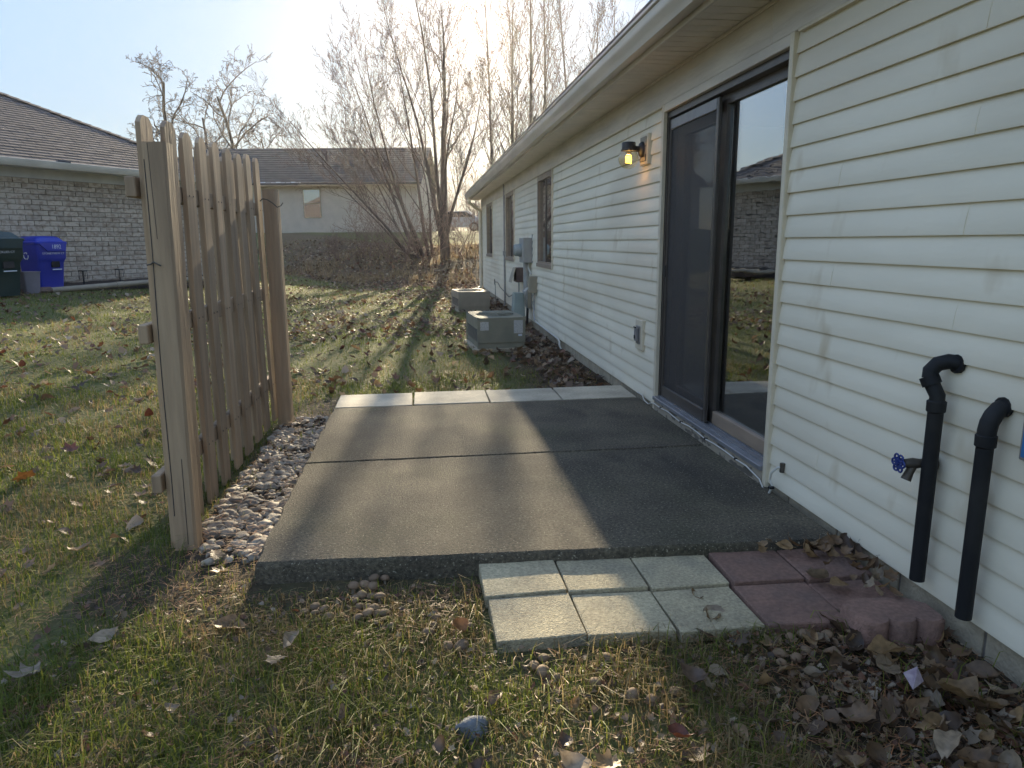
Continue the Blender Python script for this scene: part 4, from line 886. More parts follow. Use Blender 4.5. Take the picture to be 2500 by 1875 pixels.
def make_tree(name, loc, label, cat, group, seed, stems, P, tm_, cm, leaves=0):
    t = Tree(seed)
    for (off, d, L, r) in stems: t.grow(Vector(off), Vector(d), L, r, 0, P)
    root = thing(name, loc, label, cat, group)
    V, F = t.arrays((0, 1) if len(P['n']) > 3 else (0,)); me = npmesh('trunk', V, F, tm_, None, True); me.polygons.foreach_set('use_smooth', [True]*len(me.polygons)); link(bpy.data.objects.new('trunk', me), root)
    V, F = t.arrays((2,) if len(P['n']) > 3 else (1, 2)); me = npmesh('crown', V, F, cm, None, True); link(bpy.data.objects.new('crown', me), root)
    if leaves:
        I = rng.integers(0, len(V), leaves); c = V[I]; s_ = rng.uniform(.03, .06, (leaves, 1)); d1 = rng.normal(0, 1, (leaves, 3)); d2 = rng.normal(0, 1, (leaves, 3))
        LV = np.stack([c, c+d1*s_, c+d1*s_*.6+d2*s_*.6], 1).reshape(-1, 3); lm = npmesh('dry_leaves', LV, np.arange(leaves*3).reshape(-1, 3), m_leafdry, np.repeat(np.array([[.10, .06, .035]]), leaves*3, 0)); o = link(bpy.data.objects.new('dry_leaves', lm), root); o['kind'] = 'stuff'
    return root
BIG = dict(n=[9, 7, 6, 4, 4], wob=[.05, .06, .07, .09, .10], up=[.04, .09, .10, .12, .12], tip=.06, rmin=.004, kids=[12, 9, 5, 2.6], t0=[.22, .15, .12, .1], ang=[34, 36, 40, 42], rr=[.36, .45, .5, .6], lr=[.52, .5, .5, .55])
tx, ty = .93, 25.2; tz = H(tx, ty)-.1
make_tree('bare_tree', (tx, ty, tz), 'large bare multi-stemmed tree on the bank, straight below the sun', 'tree', 'bare trees', 42,
    [((0, 0, 0), (-.02, 0, 1), 8.3, .19), ((-.12, .1, .9), (-.20, .1, 1), 7.9, .09), ((.1, .05, 1.0), (.16, -.05, 1), 5.2, .07), ((-.05, -.1, 1.2), (-.09, -.1, 1), 8.0, .085), ((.08, .1, 1.2), (.42, .15, 1), 4.4, .05)], BIG, m_bark, m_twig, 120)
LEAN = dict(BIG); LEAN.update(up=[.03, .10, .12, .13, .12], kids=[9, 8, 5, 3], wob=[.05, .05, .06, .08, .1])
tx2, ty2 = .3, 26.6; 
make_tree('bare_tree', (tx2, ty2, H(tx2, ty2)-.1), 'bare tree whose stems fan out to the left in front of the far house', 'tree', 'bare trees', 8,
    [((-.3, 0, 0), (-.50, .1, 1), 7.6, .085), ((-.1, .2, 0), (-.36, .2, 1), 7.8, .085), ((-.5, 0, 0), (-.68, -.1, 1), 6.6, .065), ((.1, .1, 0), (-.18, .0, 1), 7.6, .08), ((-.6, .2, .1), (-.95, .2, 1), 5.8, .05), ((-.2, .3, 0), (-.28, .3, 1), 7.0, .05), ((-.4, .4, 0), (-.58, .4, 1), 6.6, .045), ((.2, .4, 0), (-.05, .3, 1), 7.2, .05), ((-.3, -.2, 0), (-.75, .5, 1), 6.0, .04)], LEAN, m_bark, m_twig, 60)
POP = dict(n=[10, 6, 5, 4], wob=[.025, .06, .09, .12], up=[.02, .12, .08, .05], tip=.08, rmin=.008, kids=[34, 6, 2.2], t0=[.18, .15, .1], ang=[32, 32, 38], rr=[.34, .5, .6], lr=[.30, .42, .5])
pl_ = [(3.9, 37, 12.2, .13, 'slim bare poplar just right of the big tree, in the sun glare'), (5.0, 39, 12.6, .14, 'bare poplar standing tall over the far end of the gutter'), (6.1, 38.5, 14.4, .17, 'tallest bare poplar above the gutter, crown cut by the frame'),
       (6.9, 40, 14.6, .14, 'bare poplar close on the right of the tallest poplar'), (8.6, 40, 13.6, .14, 'bare poplar over the middle of the visible gutter'), (9.9, 41, 13.2, .12, 'thin bare poplar fourth from the right above the roof edge'), (11.6, 42, 12.9, .12, 'bare poplar whose tip shows low over the gutter'), (4.6, 35.5, 9.8, .10, 'shorter bare poplar in front of the row, close to the house end'), (15.6, 43, 15.6, .13, 'bare treetop peeking over the roof near the top edge')]
for i, (x, y, h_, r_, lb) in enumerate(pl_):
    make_tree('bare_poplar', (x, y, H(x, y)-.1), lb, 'tree', 'bare poplars behind the house', 40+i, [((0, 0, 0), (random.uniform(-.03, .03), 0, 1), h_, r_)]+([((.1, .1, .3), (.1, .05, 1), h_*.8, r_*.6)] if i in (1, 2, 4) else []), POP, m_bark2, m_twig, 220)
LOC = dict(n=[7, 6, 6, 5, 4], wob=[.10, .2, .26, .3, .3], up=[.02, .03, .02, .0, .0], tip=.35, rmin=.016, kids=[7, 8, 6, 3.2], t0=[.36, .2, .15, .1], ang=[40, 42, 46, 48], rr=[.6, .55, .55, .6], lr=[.62, .55, .52, .5])
for i, (x, y, h_, r_, lb) in enumerate(((-18.6, 60, 11.2, .26, 'bare crooked tree behind the fence tops, leftmost of its clump'), (-16.4, 61, 10.8, .24, 'bare crooked tree in the middle of the clump beyond the far house'), (-14.3, 60, 10.4, .23, 'bare crooked tree on the right of the clump above the fence'), (-10.9, 59, 7.4, .16, 'small bare tree rising alone over the far roof'))):
    make_tree('crooked_tree', (x, y, H(x, y)-.1), lb, 'tree', 'bare trees beyond the far house', 70+i, [((0, 0, 0), (random.uniform(-.06, .06), 0, 1), h_, r_)], LOC, m_bark, m_twig)
# brush on the bank
BR = dict(n=[6, 5, 4], wob=[.10, .14, .16], up=[.05, .04, .02], tip=.25, rmin=.005, kids=[8, 4], t0=[.15, .15], ang=[38, 42], rr=[.55, .6], lr=[.5, .5])
brs = [(-1.9, 27.4, 2.4, 'arching bare shrub with pale twigs, leftmost on the bank'), (-1.0, 26.6, 2.9, 'arching bare shrub in front of the far house'), (-.3, 26.0, 2.8, 'bare shrub between the big tree and the far house'), (.35, 24.9, 2.2, 'bare shrub at the left foot of the big tree'), (1.5, 24.9, 2.0, 'bare shrub at the right foot of the big tree'), (1.9, 26.6, 2.4, 'bare shrub between the big tree and the house corner'), (-2.9, 28.2, 1.1, 'low bare shrub at the left end of the brush')]
for i, (x, y, h_, lb) in enumerate(brs):
    q = random.Random(100+i); st_ = [((q.uniform(-.3, .3), q.uniform(-.3, .3), 0), (q.gauss(-.15, .55), q.gauss(-.1, .5), 1), h_*q.uniform(.7, 1.1), .014) for _ in range(8)]
    make_tree('bare_shrub', (x, y, H(x, y)-.05), lb, 'shrub', 'bare shrubs on the bank', 120+i, st_, BR, m_twigred, m_twigred)
# far thicket, one mass
tk = Tree(500); TP = dict(n=[6, 5, 4], wob=[.08, .12, .15], up=[.03, .03, .02], tip=.25, rmin=.02, kids=[9, 5], t0=[.2, .15], ang=[35, 40], rr=[.5, .6], lr=[.5, .5])
for i in range(110):
    x = random.uniform(-2, 40); y = random.uniform(62, 85); tk.grow(Vector((x, y, H(x, y))), Vector((random.gauss(0, .15), 0, 1)), random.uniform(3, 6.5), .06, 0, TP)
V, F = tk.arrays((0, 1, 2)); tag(link(bpy.data.objects.new('far_thicket', npmesh('far_thicket', V, F, m_twigred, None, True))), 'brown bare thicket far beyond the bank', 'thicket', None, 'stuff')

# ------------------------------------------------------------------ grass, needles, leaves
def blocked(x, y):
    b = ((x > -.67) & (x < 1.7) & (y > 2.52) & (y < 5.73)) | ((x > .185) & (x < 1.7) & (y > 2.03) & (y < 2.63)) | (x > WX-.01) | ((x > .63) & (x < 1.28) & (y > 8.3) & (y < 9.3)) | ((x > .68) & (x < 1.34) & (y > 13.3) & (y < 14.3))
    lx = (x-BO.x)*math.cos(TH)+(y-BO.y)*math.sin(TH); ly = -(x-BO.x)*math.sin(TH)+(y-BO.y)*math.cos(TH)
    return b | ((lx < .1) & (ly > -.6)) | (((x+1.03)**2 < .05**2) & (np.abs(y-3.05) < .07))
def scatter(n, d0, d1, power, half=R(46)):
    # around the camera position, density falling with distance
    u = rng.random(n); e = 2-power; d = (d0**e+u*(d1**e-d0**e))**(1/e); a = yaw+rng.uniform(-half, half, n); return d*np.sin(a), d*np.cos(a), d
def blades(n, d0, d1, power, near, hs=1., clump=0.):
    x, y, d = scatter(n, d0, d1, power)
    keep = ~blocked(x, y) & (rng.random(n) > np.maximum(bare(x, y)*.93, bankf(x, y)*.75)) & (rng.random(n) < .35+.9*sstep((fbm(x, y, 2.2, 51)-.32)/.25))
    keep &= fbm(x, y, 3.5, 57) > clump
    x, y, d = x[keep], y[keep], d[keep]; n = len(x); z = hgt(x, y)
    h_ = hs*rng.uniform(.022, .066, n)*(.75+.6*fbm(x, y, 1.3, 61)); h_[d > 7] *= 1.1
    wdt = rng.uniform(.0019, .0040, n)*np.maximum(1, (d/3.2))**.75; az = rng.uniform(0, 2*np.pi, n); ln = rng.uniform(.3, 1.5, n)*hs**.3
    dx, dy = np.cos(az), np.sin(az); px, py = -dy, dx
    dry = sstep((fbm(x, y, 1.6, 71)-.44)/.22)*.55+.08*rng.random(n)+.10*sstep((3.2-y)/1.2); isd = rng.random(n) < dry
    g1 = np.array([.08, .125, .018]); g2 = np.array([.23, .24, .045]); s1 = np.array([.34, .27, .13]); s2 = np.array([.22, .15, .07])
    t = rng.random((n, 1)); c = np.where(isd[:, None], s1*(1-t)+s2*t, g1*(1-t)+g2*t)*rng.uniform(.75, 1.2, (n, 1))
    m1 = np.stack([x+dx*h_*ln*.25, y+dy*h_*ln*.25, z+h_*.6], 1); tip = np.stack([x+dx*h_*ln*.95, y+dy*h_*ln*.95, z+h_*np.maximum(.35, 1-.28*ln**2)], 1)
    P = np.stack([px, py, 0*px], 1); b0 = np.stack([x, y, z-.006], 1)
    if near:
        V = np.stack([b0-P*wdt[:, None]*.5, b0+P*wdt[:, None]*.5, m1-P*wdt[:, None]*.42, m1+P*wdt[:, None]*.42, tip], 1).reshape(-1, 3); o = np.arange(n)*5
        T = np.concatenate([np.stack([o, o+1, o+3], 1), np.stack([o, o+3, o+2], 1), np.stack([o+2, o+3, o+4], 1)]); k = 5
    else:
        V = np.stack([b0-P*wdt[:, None]*.6, b0+P*wdt[:, None]*.6, tip], 1).reshape(-1, 3); o = np.arange(n)*3; T = np.stack([o, o+1, o+2], 1); k = 3
    return V, T, np.repeat(c, k, 0)
def joinm(parts):
    Vs = []; Ts = []; Cs = []; b = 0
    for V, T, C in parts: Vs.append(V); Ts.append(T+b); Cs.append(C); b += len(V)
    return np.concatenate(Vs), np.concatenate(Ts), np.concatenate(Cs)
def weeds(n):
    x = rng.uniform(-7, 4, n); y = rng.uniform(20, 34, n); k = (rng.random(n) < bankf(x, y)*sstep((fbm(x, y, .8, 15)-.42)/.2)); x, y = x[k], y[k]; n = len(x); z = hgt(x, y)
    h_ = rng.uniform(.08, .34, n)*np.clip(1.3-(y-24)/9, .25, 1); az = rng.uniform(0, 6.28, n); dx, dy = np.cos(az), np.sin(az); w_ = rng.uniform(.006, .012, n); b0 = np.stack([x, y, z-.02], 1); P = np.stack([-dy, dx, 0*x], 1)*w_[:, None]
    tip = np.stack([x+dx*h_*.5, y+dy*h_*.5, z+h_], 1); V = np.stack([b0-P, b0+P, tip], 1).reshape(-1, 3); o = np.arange(n)*3; t = rng.random((n, 1)); c = np.array([.40, .29, .16])*t+np.array([.18, .14, .07])*(1-t)
    return V, np.stack([o, o+1, o+2], 1), np.repeat(c, 3, 0)
V, T, C = joinm([weeds(16000), blades(15000, 1.05, 3.2, .3, True, 1.9, .53), blades(42000, 1.05, 2.6, .2, True), blades(110000, 2.6, 7, 1.2, True), blades(230000, 7, 34, 1.45, False)])
tag(link(bpy.data.objects.new('grass', npmesh('grass', V, T, m_grass, C))), 'short green and straw-coloured grass covering the lawn', 'grass', None, 'stuff')
# pine needles
def needles():
    n = 62000; x, y, d = scatter(n, 1.05, 7.5, .75)
    f = np.maximum.reduce([.16+.7*sstep((fbm(x, y, 2.6, 81)-.47)/.12)*(y < 3.2), bare(x, y)*.95*(y < 8.5)])
    keep = (rng.random(n) < f) & ~blocked(x, y) & ~((x > -.98) & (x < -.66) & (y > 3.0) & (y < 5) & (rng.random(n) < .3)); x, y = x[keep], y[keep]; n = len(x); z = hgt(x, y)+rng.uniform(.004, .03, n)+.022*((x > -1.) & (x < -.65) & (y > 2.85) & (y < 5.3))
    L = rng.uniform(.035, .075, n); base = fbm(x, y, 1.5, 91)*9; az = base+rng.normal(0, .9, n); dx, dy = np.cos(az), np.sin(az); cv = rng.normal(0, .12, n)*L; sl = rng.normal(0, .16, n)
    w_ = rng.uniform(.0013, .0023, n); px, py = -dy, dx
    def pt(t, o): return np.stack([x+dx*L*t+px*(cv*(1-4*t*t))+px*w_*o, y+dy*L*t+py*(cv*(1-4*t*t))+py*w_*o, z+sl*L*t+.002*(1-4*t*t)], 1)
    V = np.stack([pt(-.5, -.5), pt(-.5, .5), pt(0, .5), pt(0, -.5), pt(.5, 0)], 1).reshape(-1, 3); o = np.arange(n)*5
    T = np.concatenate([np.stack([o, o+1, o+2], 1), np.stack([o, o+2, o+3], 1), np.stack([o+3, o+2, o+4], 1)])
    t = rng.random((n, 1)); c = np.array([.32, .12, .045])*(1-t)+np.array([.46, .26, .13])*t; c *= rng.uniform(.6, 1.15, (n, 1))
    return V, T, np.repeat(c, 5, 0)
V, T, C = needles(); tag(link(bpy.data.objects.new('pine_needles', npmesh('pine_needles', V, T, m_needle, C))), 'rust-brown pine needles strewn over soil and grass', 'needles', None, 'stuff')
# leaves
def leaf_shape(kind, q, fine=True):
    if kind == 'oval':
        nu, nv = (8, 4) if fine else (4, 2); V = []; F = []; c1, c2, tw = q.uniform(-1.6, 1.9), q.uniform(.2, 1.8), q.uniform(-.9, .9)
        for i in range(nu+1):
            t = i/nu; hw = .34*math.sin(math.pi*min(1, t*1.02+.02)**.8)**.8*(1+.06*math.sin(i*5.1))
            for j in range(nv+1):
                s = (j/nv-.5)*2; x = (t-.5)+.03*math.sin(i*3+j); y = s*hw; z = c2*y*y*1.6*(1 if abs(s) else 1)+c1*(t-.5)**2*.9+tw*(t-.5)*y+.03*math.sin(i*2.3+j*4.1)
                V.append((x, y, z))
        for i in range(nu):
            for j in range(nv): a = i*(nv+1)+j; F.append((a, a+1, a+nv+2, a+nv+1))
    else:
        lob = (0, 52, 105, 150, 210, 255, 308); V = [(0, 0, 0)]; F = []; n = 7; ring = []
        cu, cv_, ph = q.uniform(.2, 1.5), q.uniform(-.5, 1.2), q.uniform(0, 6)
        pts = []
        for i, a in enumerate(lob):
            rl = (.56, .5, .42, .3, .3, .42, .5)[i]; b_ = lob[(i+1) % n]+(360 if i == n-1 else 0); mid = (a+b_)/2
            for aa, rr in ((a-9, rl*.8), (a, rl), (a+9, rl*.8), (mid, rl*.66)): pts.append((math.cos(R(aa))*rr, math.sin(R(aa))*rr))
        for p in pts: V.append((p[0], p[1], cu*(p[0]*math.cos(ph)+p[1]*math.sin(ph))**2+cv_*(p[0]*math.sin(ph)-p[1]*math.cos(ph))**2*.8+q.uniform(-.03, .03)))
        for p in pts: p2 = (p[0]*.5, p[1]*.5); V.append((p2[0], p2[1], cu*(p2[0]*math.cos(ph)+p2[1]*math.sin(ph))**2+cv_*(p2[0]*math.sin(ph)-p2[1]*math.cos(ph))**2*.8))
        k = len(pts)
        for i in range(k): j = (i+1) % k; F += [(1+k+i, 1+i, 1+j, 1+k+j), (0, 1+k+i, 1+k+j)]
    zm = min(v[2] for v in V); return [(v[0], v[1], v[2]-zm*.6) for v in V], F
q = random.Random(5); LM = []
for i in range(12):
    kind = 'oval' if i % 5 else 'lobed'; V_, F_l = leaf_shape(kind, q); b = MB().add(V_, F_l); me = bpy.data.meshes.new('fallen_leaf'); me.from_pydata(b.V, [], b.F); me.polygons.foreach_set('use_smooth', [True]*len(me.polygons)); me.materials.append(m_leaf['brown'])
    if kind == 'oval': 
        b2 = MB().tube([(-.5, 0, V_[2][2]), (-.62, .02, V_[2][2]+.03), (-.74, .03, V_[2][2])], .008, 4); bm = bmesh.new(); bm.from_mesh(me); n0 = len(bm.verts); vs = [bm.verts.new(v) for v in b2.V]; [bm.faces.new([vs[k] for k in f]) for f in b2.F]; bm.to_mesh(me); bm.free()
    LM.append((kind, me))
TONE = dict(tan='tan', brown='brown', dark='dark brown', red='red', orange='orange', pale='pale', green='green')
def leaf(x, y, z, size, col, label, group, flat=.35, kind=None, rz=None):
    k, me = random.choice([l for l in LM if kind is None or l[0] == kind])
    o = inst('fallen_leaf', me, None, (x, y, z), (random.gauss(0, flat), random.gauss(0, flat), random.uniform(0, 6.28) if rz is None else rz), (size, size*random.uniform(.7, 1.1), size*random.uniform(.7, 1.2)))
    o.material_slots[0].link = 'OBJECT'; o.material_slots[0].material = m_leaf[col]
    if callable(label): label = ('%s %s leaf ' % (TONE[col], k))+label(x, y, size)
    return tag(o, label, 'leaf', group)
def where(phr, xs_, ys_):      # words for the part of a zone a leaf lies in
    def f(x, y, size):
        a = 0 if x < xs_[0] else (1 if x < xs_[1] else 2); b_ = 0 if y < ys_[0] else (1 if y < ys_[1] else 2)
        return phr+', '+(('near', 'middle', 'far')[b_]+' '+('left', 'centre', 'right')[a])
    return f
# conspicuous single leaves
for x, y, s_, c_, k, lb in ((-.68, 2.29, .115, 'tan', 'oval', 'large curled tan leaf humped on the grass left of the patio corner'), (-.44, 2.11, .09, 'pale', 'oval', 'pale leaf above the whitest leaf in the foreground grass'), (-.46, 2.01, .10, 'pale', 'lobed', 'whitest flat lobed leaf in the foreground grass'),
    (-1.17, 2.05, .12, 'pale', 'lobed', 'pale lobed leaf lying in the fence shadow at the left'), (-1.06, 2.27, .09, 'pale', 'oval', 'pale oval leaf at the edge of the fence shadow'), (.09, 2.14, .07, 'orange', 'oval', 'small orange leaf in the grass below the patio'),
    (-.80, 2.71, .10, 'tan', 'lobed', 'curled tan leaf leaning at the front corner of the patio slab'), (-.87, 2.86, .09, 'brown', 'lobed', 'brown leaf by the foot of the nearer fence post'), (.42, 1.46, .10, 'tan', 'lobed', 'tan leaf at the bottom edge below the grey pavers'), (.33, 1.47, .09, 'pale', 'oval', 'pale crumpled leaf near the bottom edge centre'),
    (1.37, 1.80, .13, 'tan', 'oval', 'large tan leaf in the pile just below the edging block'), (1.44, 1.58, .14, 'tan', 'oval', 'broad golden tan leaf standing out in the leaf pile'), (1.14, 1.54, .14, 'brown', 'lobed', 'big brown curled leaf at the left of the leaf pile'), (1.28, 1.41, .13, 'pale', 'oval', 'large pale leaf folded on the ground near the bottom right'),
    (.75, 1.75, .09, 'dark', 'oval', 'folded dark leaf in the shade right of the grey pavers'), (1.41, 2.26, .12, 'pale', 'oval', 'large pale curled leaf lying on the red pavers'), (1.47, 2.2, .09, 'tan', 'oval', 'yellowish leaf lying on the near edge of the red pavers'), (-2.15, 3.98, .14, 'orange', 'lobed', 'orange-brown leaf in the grass at the left edge'), (-2.15, 4.5, .12, 'red', 'lobed', 'dark red leaf in the grass left of the fence'),
    (-.60, 2.88, .05, 'red', 'oval', 'small red leaf between the gravel and the slab'), (.62, 1.52, .07, 'red', 'oval', 'red leaf in the foreground grass below the pavers')):
    leaf(x, y, H(x, y)+(.055 if x < 1.38 or y < 2.15 else .065)*(.6 if y > 2.15 and x < 1 else 1), s_, c_, lb, None, .25, k)
def many(n, fn, size, cols, label, group, flat=.4, zup=.02):
    for i in range(n):
        for _ in range(50):
            x, y = fn()
            if x < WX-.04: break
        leaf(x, y, H(x, y)+zup+random.uniform(0, .012), random.uniform(*size), random.choice(cols), label, group, flat)
many(96, lambda: (random.gauss(1.40, .20), random.gauss(1.62, .30)), (.055, .10), ['brown', 'brown', 'dark', 'tan', 'tan', 'brown', 'pale'], where('in the pile below the black pipes', (1.3, 1.5), (1.45, 1.75)), 'leaves piled below the black pipes', .38, .02)
def cornr():
    t = random.random(); return (random.uniform(1.30, 1.66)+.0, 2.53-.02-abs(random.gauss(0, .05))) if t < .4 else (1.66-abs(random.gauss(0, .10)), random.uniform(2.05, 2.5))
for i in range(44):
    x, y = cornr(); leaf(x, y, -.012+random.uniform(0, .035), random.uniform(.045, .085), random.choice(['brown', 'dark', 'tan', 'brown', 'pale']), where('drifted on the red pavers', (1.45, 1.58), (2.25, 2.42)), 'leaves drifted on the red pavers', .45)
many(24, lambda: (random.uniform(.75, 1.3), random.uniform(1.15, 2.0)), (.05, .09), ['brown', 'dark', 'tan', 'pale'], where('in thin grass left of the leaf pile', (.95, 1.13), (1.4, 1.7)), 'leaves left of the leaf pile', .4, .02)
def lawnl(): return (random.uniform(-4.6, -1.3), random.uniform(2.0, 8.5))
many(46, lawnl, (.07, .12), ['red', 'brown', 'dark', 'pale', 'brown', 'tan'], where('on the lawn left of the fence', (-3.4, -2.3), (4, 6.2)), 'leaves on the lawn left of the fence', .4, .03)
many(22, lambda: (random.uniform(-1.2, .7), random.uniform(1.35, 2.0)), (.04, .08), ['brown', 'dark', 'red', 'tan', 'pale'], where('in the foreground grass', (-.6, .1), (1.55, 1.8)), 'small leaves in the foreground grass', .4, .025)
many(64, lambda: (random.uniform(-1.2, 1.0), random.uniform(5.9, 10.5)), (.07, .12), ['red', 'brown', 'dark', 'dark', 'brown', 'brown', 'red', 'tan', 'orange'], where('on the lawn behind the patio', (-.5, .3), (7.3, 8.9)), 'leaves on the lawn behind the patio', .5, .03)
many(34, lambda: (random.uniform(.7, 1.6), random.uniform(7.4, 8.3)), (.07, .12), ['brown', 'dark', 'tan', 'pale', 'brown'], where('before the nearer air conditioner', (1., 1.3), (7.7, 8.)), 'leaves heaped before the nearer air conditioner', .5, .03)
# leaf litter, uncountable
def litter():
    q = random.Random(9); sh = [leaf_shape('oval' if i % 2 else 'lobed', q, False) for i in range(6)]; out = []
    n = 10500; x1 = rng.uniform(-9, 4.5, n); y1 = rng.uniform(17, 33, n); k1 = rng.random(n) < bankf(x1, y1)*1.0; x1, y1 = x1[k1], y1[k1]
    n = 10500; x2 = rng.uniform(-7, 1.6, n); y2 = 5.9+rng.random(n)**.9*17; k2 = (rng.random(n) < (.14+.86*sstep((fbm(x2, y2, .7, 95)-.46)/.15))*sstep((x2+6)/4.5)) & ~blocked(x2, y2); x2, y2 = x2[k2], y2[k2]
    n = 1500; x3 = rng.uniform(1.15, 1.66, n); y3 = rng.uniform(5.9, 19, n); k3 = (rng.random(n) < .5+.5*(y3 > 9)) & ~blocked(x3, y3); x3, y3 = x3[k3], y3[k3]
    n = 160; x4 = rng.normal(1.42, .2, n); y4 = rng.normal(1.55, .34, n); k4 = (x4 < WX-.03) & ~blocked(x4, y4); x4, y4 = x4[k4], y4[k4]
    n = 2200; x5 = rng.uniform(-9, -1.3, n); y5 = rng.uniform(2, 15, n); k5 = ~blocked(x5, y5); x5, y5 = x5[k5], y5[k5]
    n = 2600; x6 = np.concatenate([rng.normal(1.35, .3, n), rng.uniform(-1.3, 1.6, n)]); y6 = np.concatenate([rng.normal(1.6, .4, n), rng.uniform(1.2, 2.6, n)]); k6 = (x6 < WX-.02) & ~blocked(x6, y6); x6, y6 = x6[k6], y6[k6]
    pal = np.array([[.20, .125, .07], [.13, .08, .048], [.17, .075, .04], [.28, .19, .11], [.085, .055, .036], [.34, .27, .19], [.20, .13, .08]])
    Vs = []; Ts = []; Cs = []; b = 0
    for x, y, s0, s1, w in ((x1, y1, .08, .14, 0), (x2, y2, .05, .11, 0), (x3, y3, .06, .11, 0), (x4, y4, .04, .08, 0), (x5, y5, .05, .10, 0), (x6, y6, .010, .030, 0)):
        which = rng.integers(0, 6, len(x))
        for k in range(6):
            I = np.where(which == k)[0]; n = len(I)
            if not n: continue
            SV = np.array(sh[k][0]); SF = []
            for f in sh[k][1]: SF += [(f[0], f[i], f[i+1]) for i in range(1, len(f)-1)]
            SF = np.array(SF); s_ = rng.uniform(s0, s1, (n, 1)); a = rng.uniform(0, 6.28, n); t1, t2 = rng.normal(0, .4, n), rng.normal(0, .4, n)
            P = SV[None]*s_[:, None]; ca, sa = np.cos(a)[:, None], np.sin(a)[:, None]
            px = P[..., 0]*ca-P[..., 1]*sa; py = P[..., 0]*sa+P[..., 1]*ca; pz = P[..., 2]+P[..., 0]*t1[:, None]+P[..., 1]*t2[:, None]
            V = np.stack([px+x[I][:, None], py+y[I][:, None], pz+(hgt(x[I], y[I])+.022)[:, None]], -1).reshape(-1, 3)
            T = (SF[None]+(np.arange(n)*len(SV))[:, None, None]).reshape(-1, 3)+b; c = pal[rng.integers(0, 7, n)]*rng.uniform(.7, 1.2, (n, 1))
            Vs.append(V); Ts.append(T); Cs.append(np.repeat(c, len(SV), 0)); b += len(V)
    return np.concatenate(Vs), np.concatenate(Ts), np.concatenate(Cs)
V, T, C = litter(); tag(link(bpy.data.objects.new('leaf_litter', npmesh('leaf_litter', V, T, m_litter, C))), 'brown fallen leaves littering the bank and far lawn', 'leaves', None, 'stuff')

# mushrooms
MUSH = [(-0.21, 2.57), (-0.17, 2.58), (-0.28, 2.51), (-0.24, 2.52), (-0.21, 2.51), (-0.27, 2.44), (-0.245, 2.445), (-0.215, 2.44), (-0.18, 2.42), (-0.265, 2.41), (-0.25, 2.37), (-0.22, 2.37), (-0.195, 2.34), (-0.215, 2.315), (-0.185, 2.315), (-0.16, 2.31), (-0.25, 2.29), (-0.44, 2.38), (-0.405, 2.39), (-0.40, 2.35), (-0.37, 2.37), (-0.35, 2.32), (-0.31, 2.33), (0.01, 2.21), (0.02, 2.25), (0.13, 2.19), (0.05, 2.08), (0.095, 2.07), (-0.13, 2.22), (-0.24, 2.19), (-0.01, 2.16), (1.16, 1.97), (1.21, 1.98), (1.08, 1.89), (1.12, 1.86), (1.17, 1.89), (1.28, 1.96), (1.07, 1.79), (1.06, 1.84), (0.31, 1.94), (0.345, 1.965), (0.33, 1.89), (0.37, 1.86), (0.54, 1.92), (0.525, 1.94), (0.56, 1.74), (0.61, 1.72), (0.69, 1.75), (0.47, 1.81)]
def SPOT(i):
    L_ = [p for p in (range(17, 23) if i < 23 else range(23, 31) if i < 31 else range(31, 39) if i < 39 else range(39, 49))]
    o_ = sorted(L_, key=lambda k: MUSH[k][0]).index(i); return ', '+('leftmost', 'second', 'third', 'fourth', 'fifth', 'sixth', 'seventh', 'eighth', 'ninth', 'rightmost')[o_]+('' if o_ in (0, 9) else ' from the left')
capm = MB().lathe([(.35, -.12), (.7, -.16), (.97, -.08), (1, .02), (.9, .28), (.66, .48), (.35, .58), (.12, .6), (0, .57)], (0, 0, 0), 14).mesh('cap', m_mush, 'all')
stm = MB().lathe([(.30, -1.6), (.24, -.9), (.26, -.1)], (0, 0, 0), 8).mesh('stem', m_mushs, 'all')
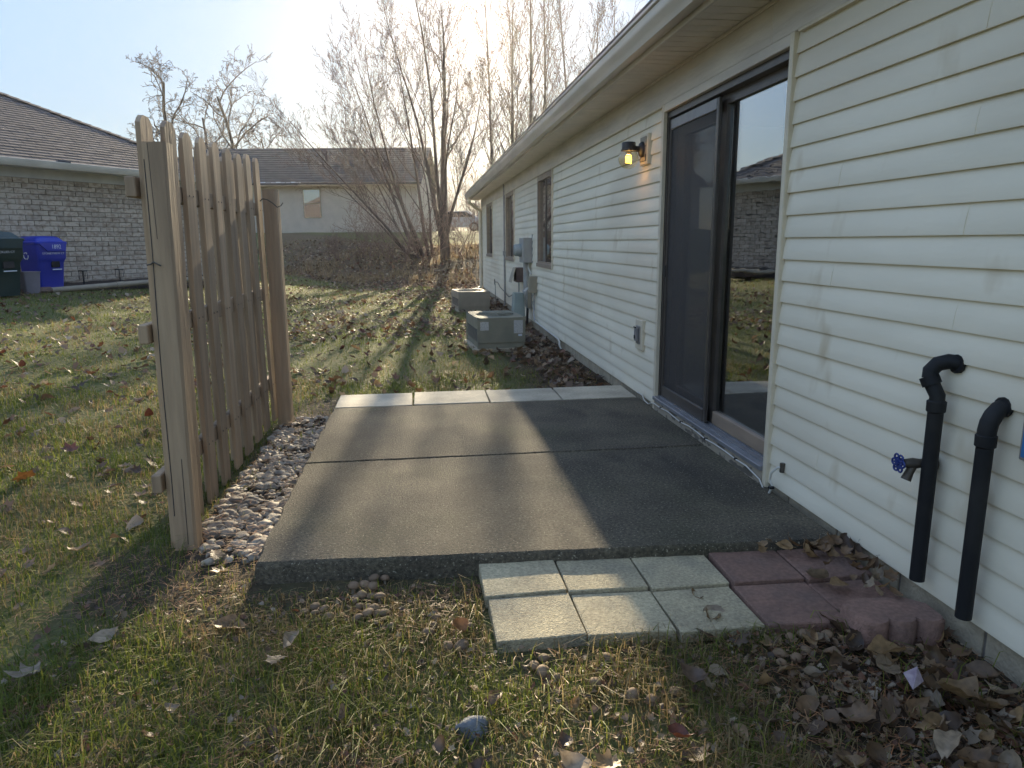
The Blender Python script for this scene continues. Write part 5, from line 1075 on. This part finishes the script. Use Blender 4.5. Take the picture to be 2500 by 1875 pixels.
for i, (x, y) in enumerate(MUSH):
    if i < 17: lb, gr = 'brown mushroom in the dense cluster, '+('front' if y < 2.33 else 'fourth' if y < 2.4 else 'third' if y < 2.48 else 'second' if y < 2.55 else 'back')+' row '+('left' if x < -.235 else 'middle' if x < -.19 else 'right'), 'mushrooms in the dense cluster'
    elif i < 23: lb, gr = 'brown mushroom in the loose row left of the dense cluster'+SPOT(i), 'mushrooms left of the dense cluster'
    elif i < 31: lb, gr = 'tan mushroom scattered between the dense cluster and the grey pavers'+SPOT(i), 'mushrooms left of the grey pavers'
    elif i < 39: lb, gr = 'greyish mushroom beside the red pavers at the leaf pile'+SPOT(i), 'mushrooms beside the red pavers'
    else: lb, gr = 'tan mushroom in the grass below the grey pavers'+SPOT(i), 'mushrooms below the grey pavers'
    r_ = random.uniform(.016, .024)*(1.3 if i in (26, 27, 0, 3) else 1)
    t = thing('mushroom', (x, y, H(x, y)+r_*.75+random.uniform(.002, .010)), lb, 'mushroom', gr); t.rotation_euler = (random.gauss(0, .2), random.gauss(0, .2), 0)
    inst('cap', capm, t, (0, 0, 0), (0, 0, random.uniform(0, 6)), (r_, r_*random.uniform(.85, 1), r_*random.uniform(.9, 1.2))); inst('stem', stm, t, (0, 0, 0), (0, 0, 0), (r_, r_, r_))
# rock
bm = bmesh.new(); bmesh.ops.create_icosphere(bm, subdivisions=3, radius=1)
for v in bm.verts:
    q_ = v.co; f = 1+.18*math.sin(2.1*q_.x+1)+.12*math.sin(4*q_.y+2*q_.z)+.06*math.sin(7*q_.x+5*q_.y); v.co = Vector((q_.x*.05*f, q_.y*.032*f, q_.z*.027*f))
me = bpy.data.meshes.new('rock'); bm.to_mesh(me); bm.free(); me.materials.append(m_rock); me.polygons.foreach_set('use_smooth', [True]*len(me.polygons))
tag(inst('rock', me, None, (.1, 1.68, H(.1, 1.68)+.014), (.1, .1, .3)), 'single grey rock lying in the foreground grass', 'rock')
o = MB().add([(-.03, -.02, 0), (.03, -.015, .012), (.035, .02, .03), (-.02, .025, .012), (0, 0, .022)], [(0, 1, 4), (1, 2, 4), (2, 3, 4), (3, 0, 4)]).build('paper_scrap', M('paper', (.40, .33, .36), (.26, .2, .25), sc=60, rough=.7)); o.location = (1.32, 1.615, H(1.32, 1.615)+.085); o.rotation_euler = (.4, .2, .5); tag(o, 'crumpled pale pink scrap of paper on the leaf pile', 'paper')

# ------------------------------------------------------------------ haze added for the glare round the low sun
HAZE = .00036
if HAZE:
    hz_ = MB().box(-142, 122, -62, 182, -1.3, 20).build('haze', None); tag(hz_, 'thin haze added for the veiling glare towards the sun', 'haze', None, 'stuff')
    m = bpy.data.materials.new('glare_haze'); N, L = nodes(m); N.remove(N['Principled BSDF']); v = N.new('ShaderNodeVolumePrincipled')
    v.inputs['Color'].default_value = (.95, .93, .92, 1); v.inputs['Density'].default_value = HAZE; v.inputs['Anisotropy'].default_value = .82
    L.new(v.outputs[0], N['Material Output'].inputs['Volume']); hz_.data.materials.append(m)
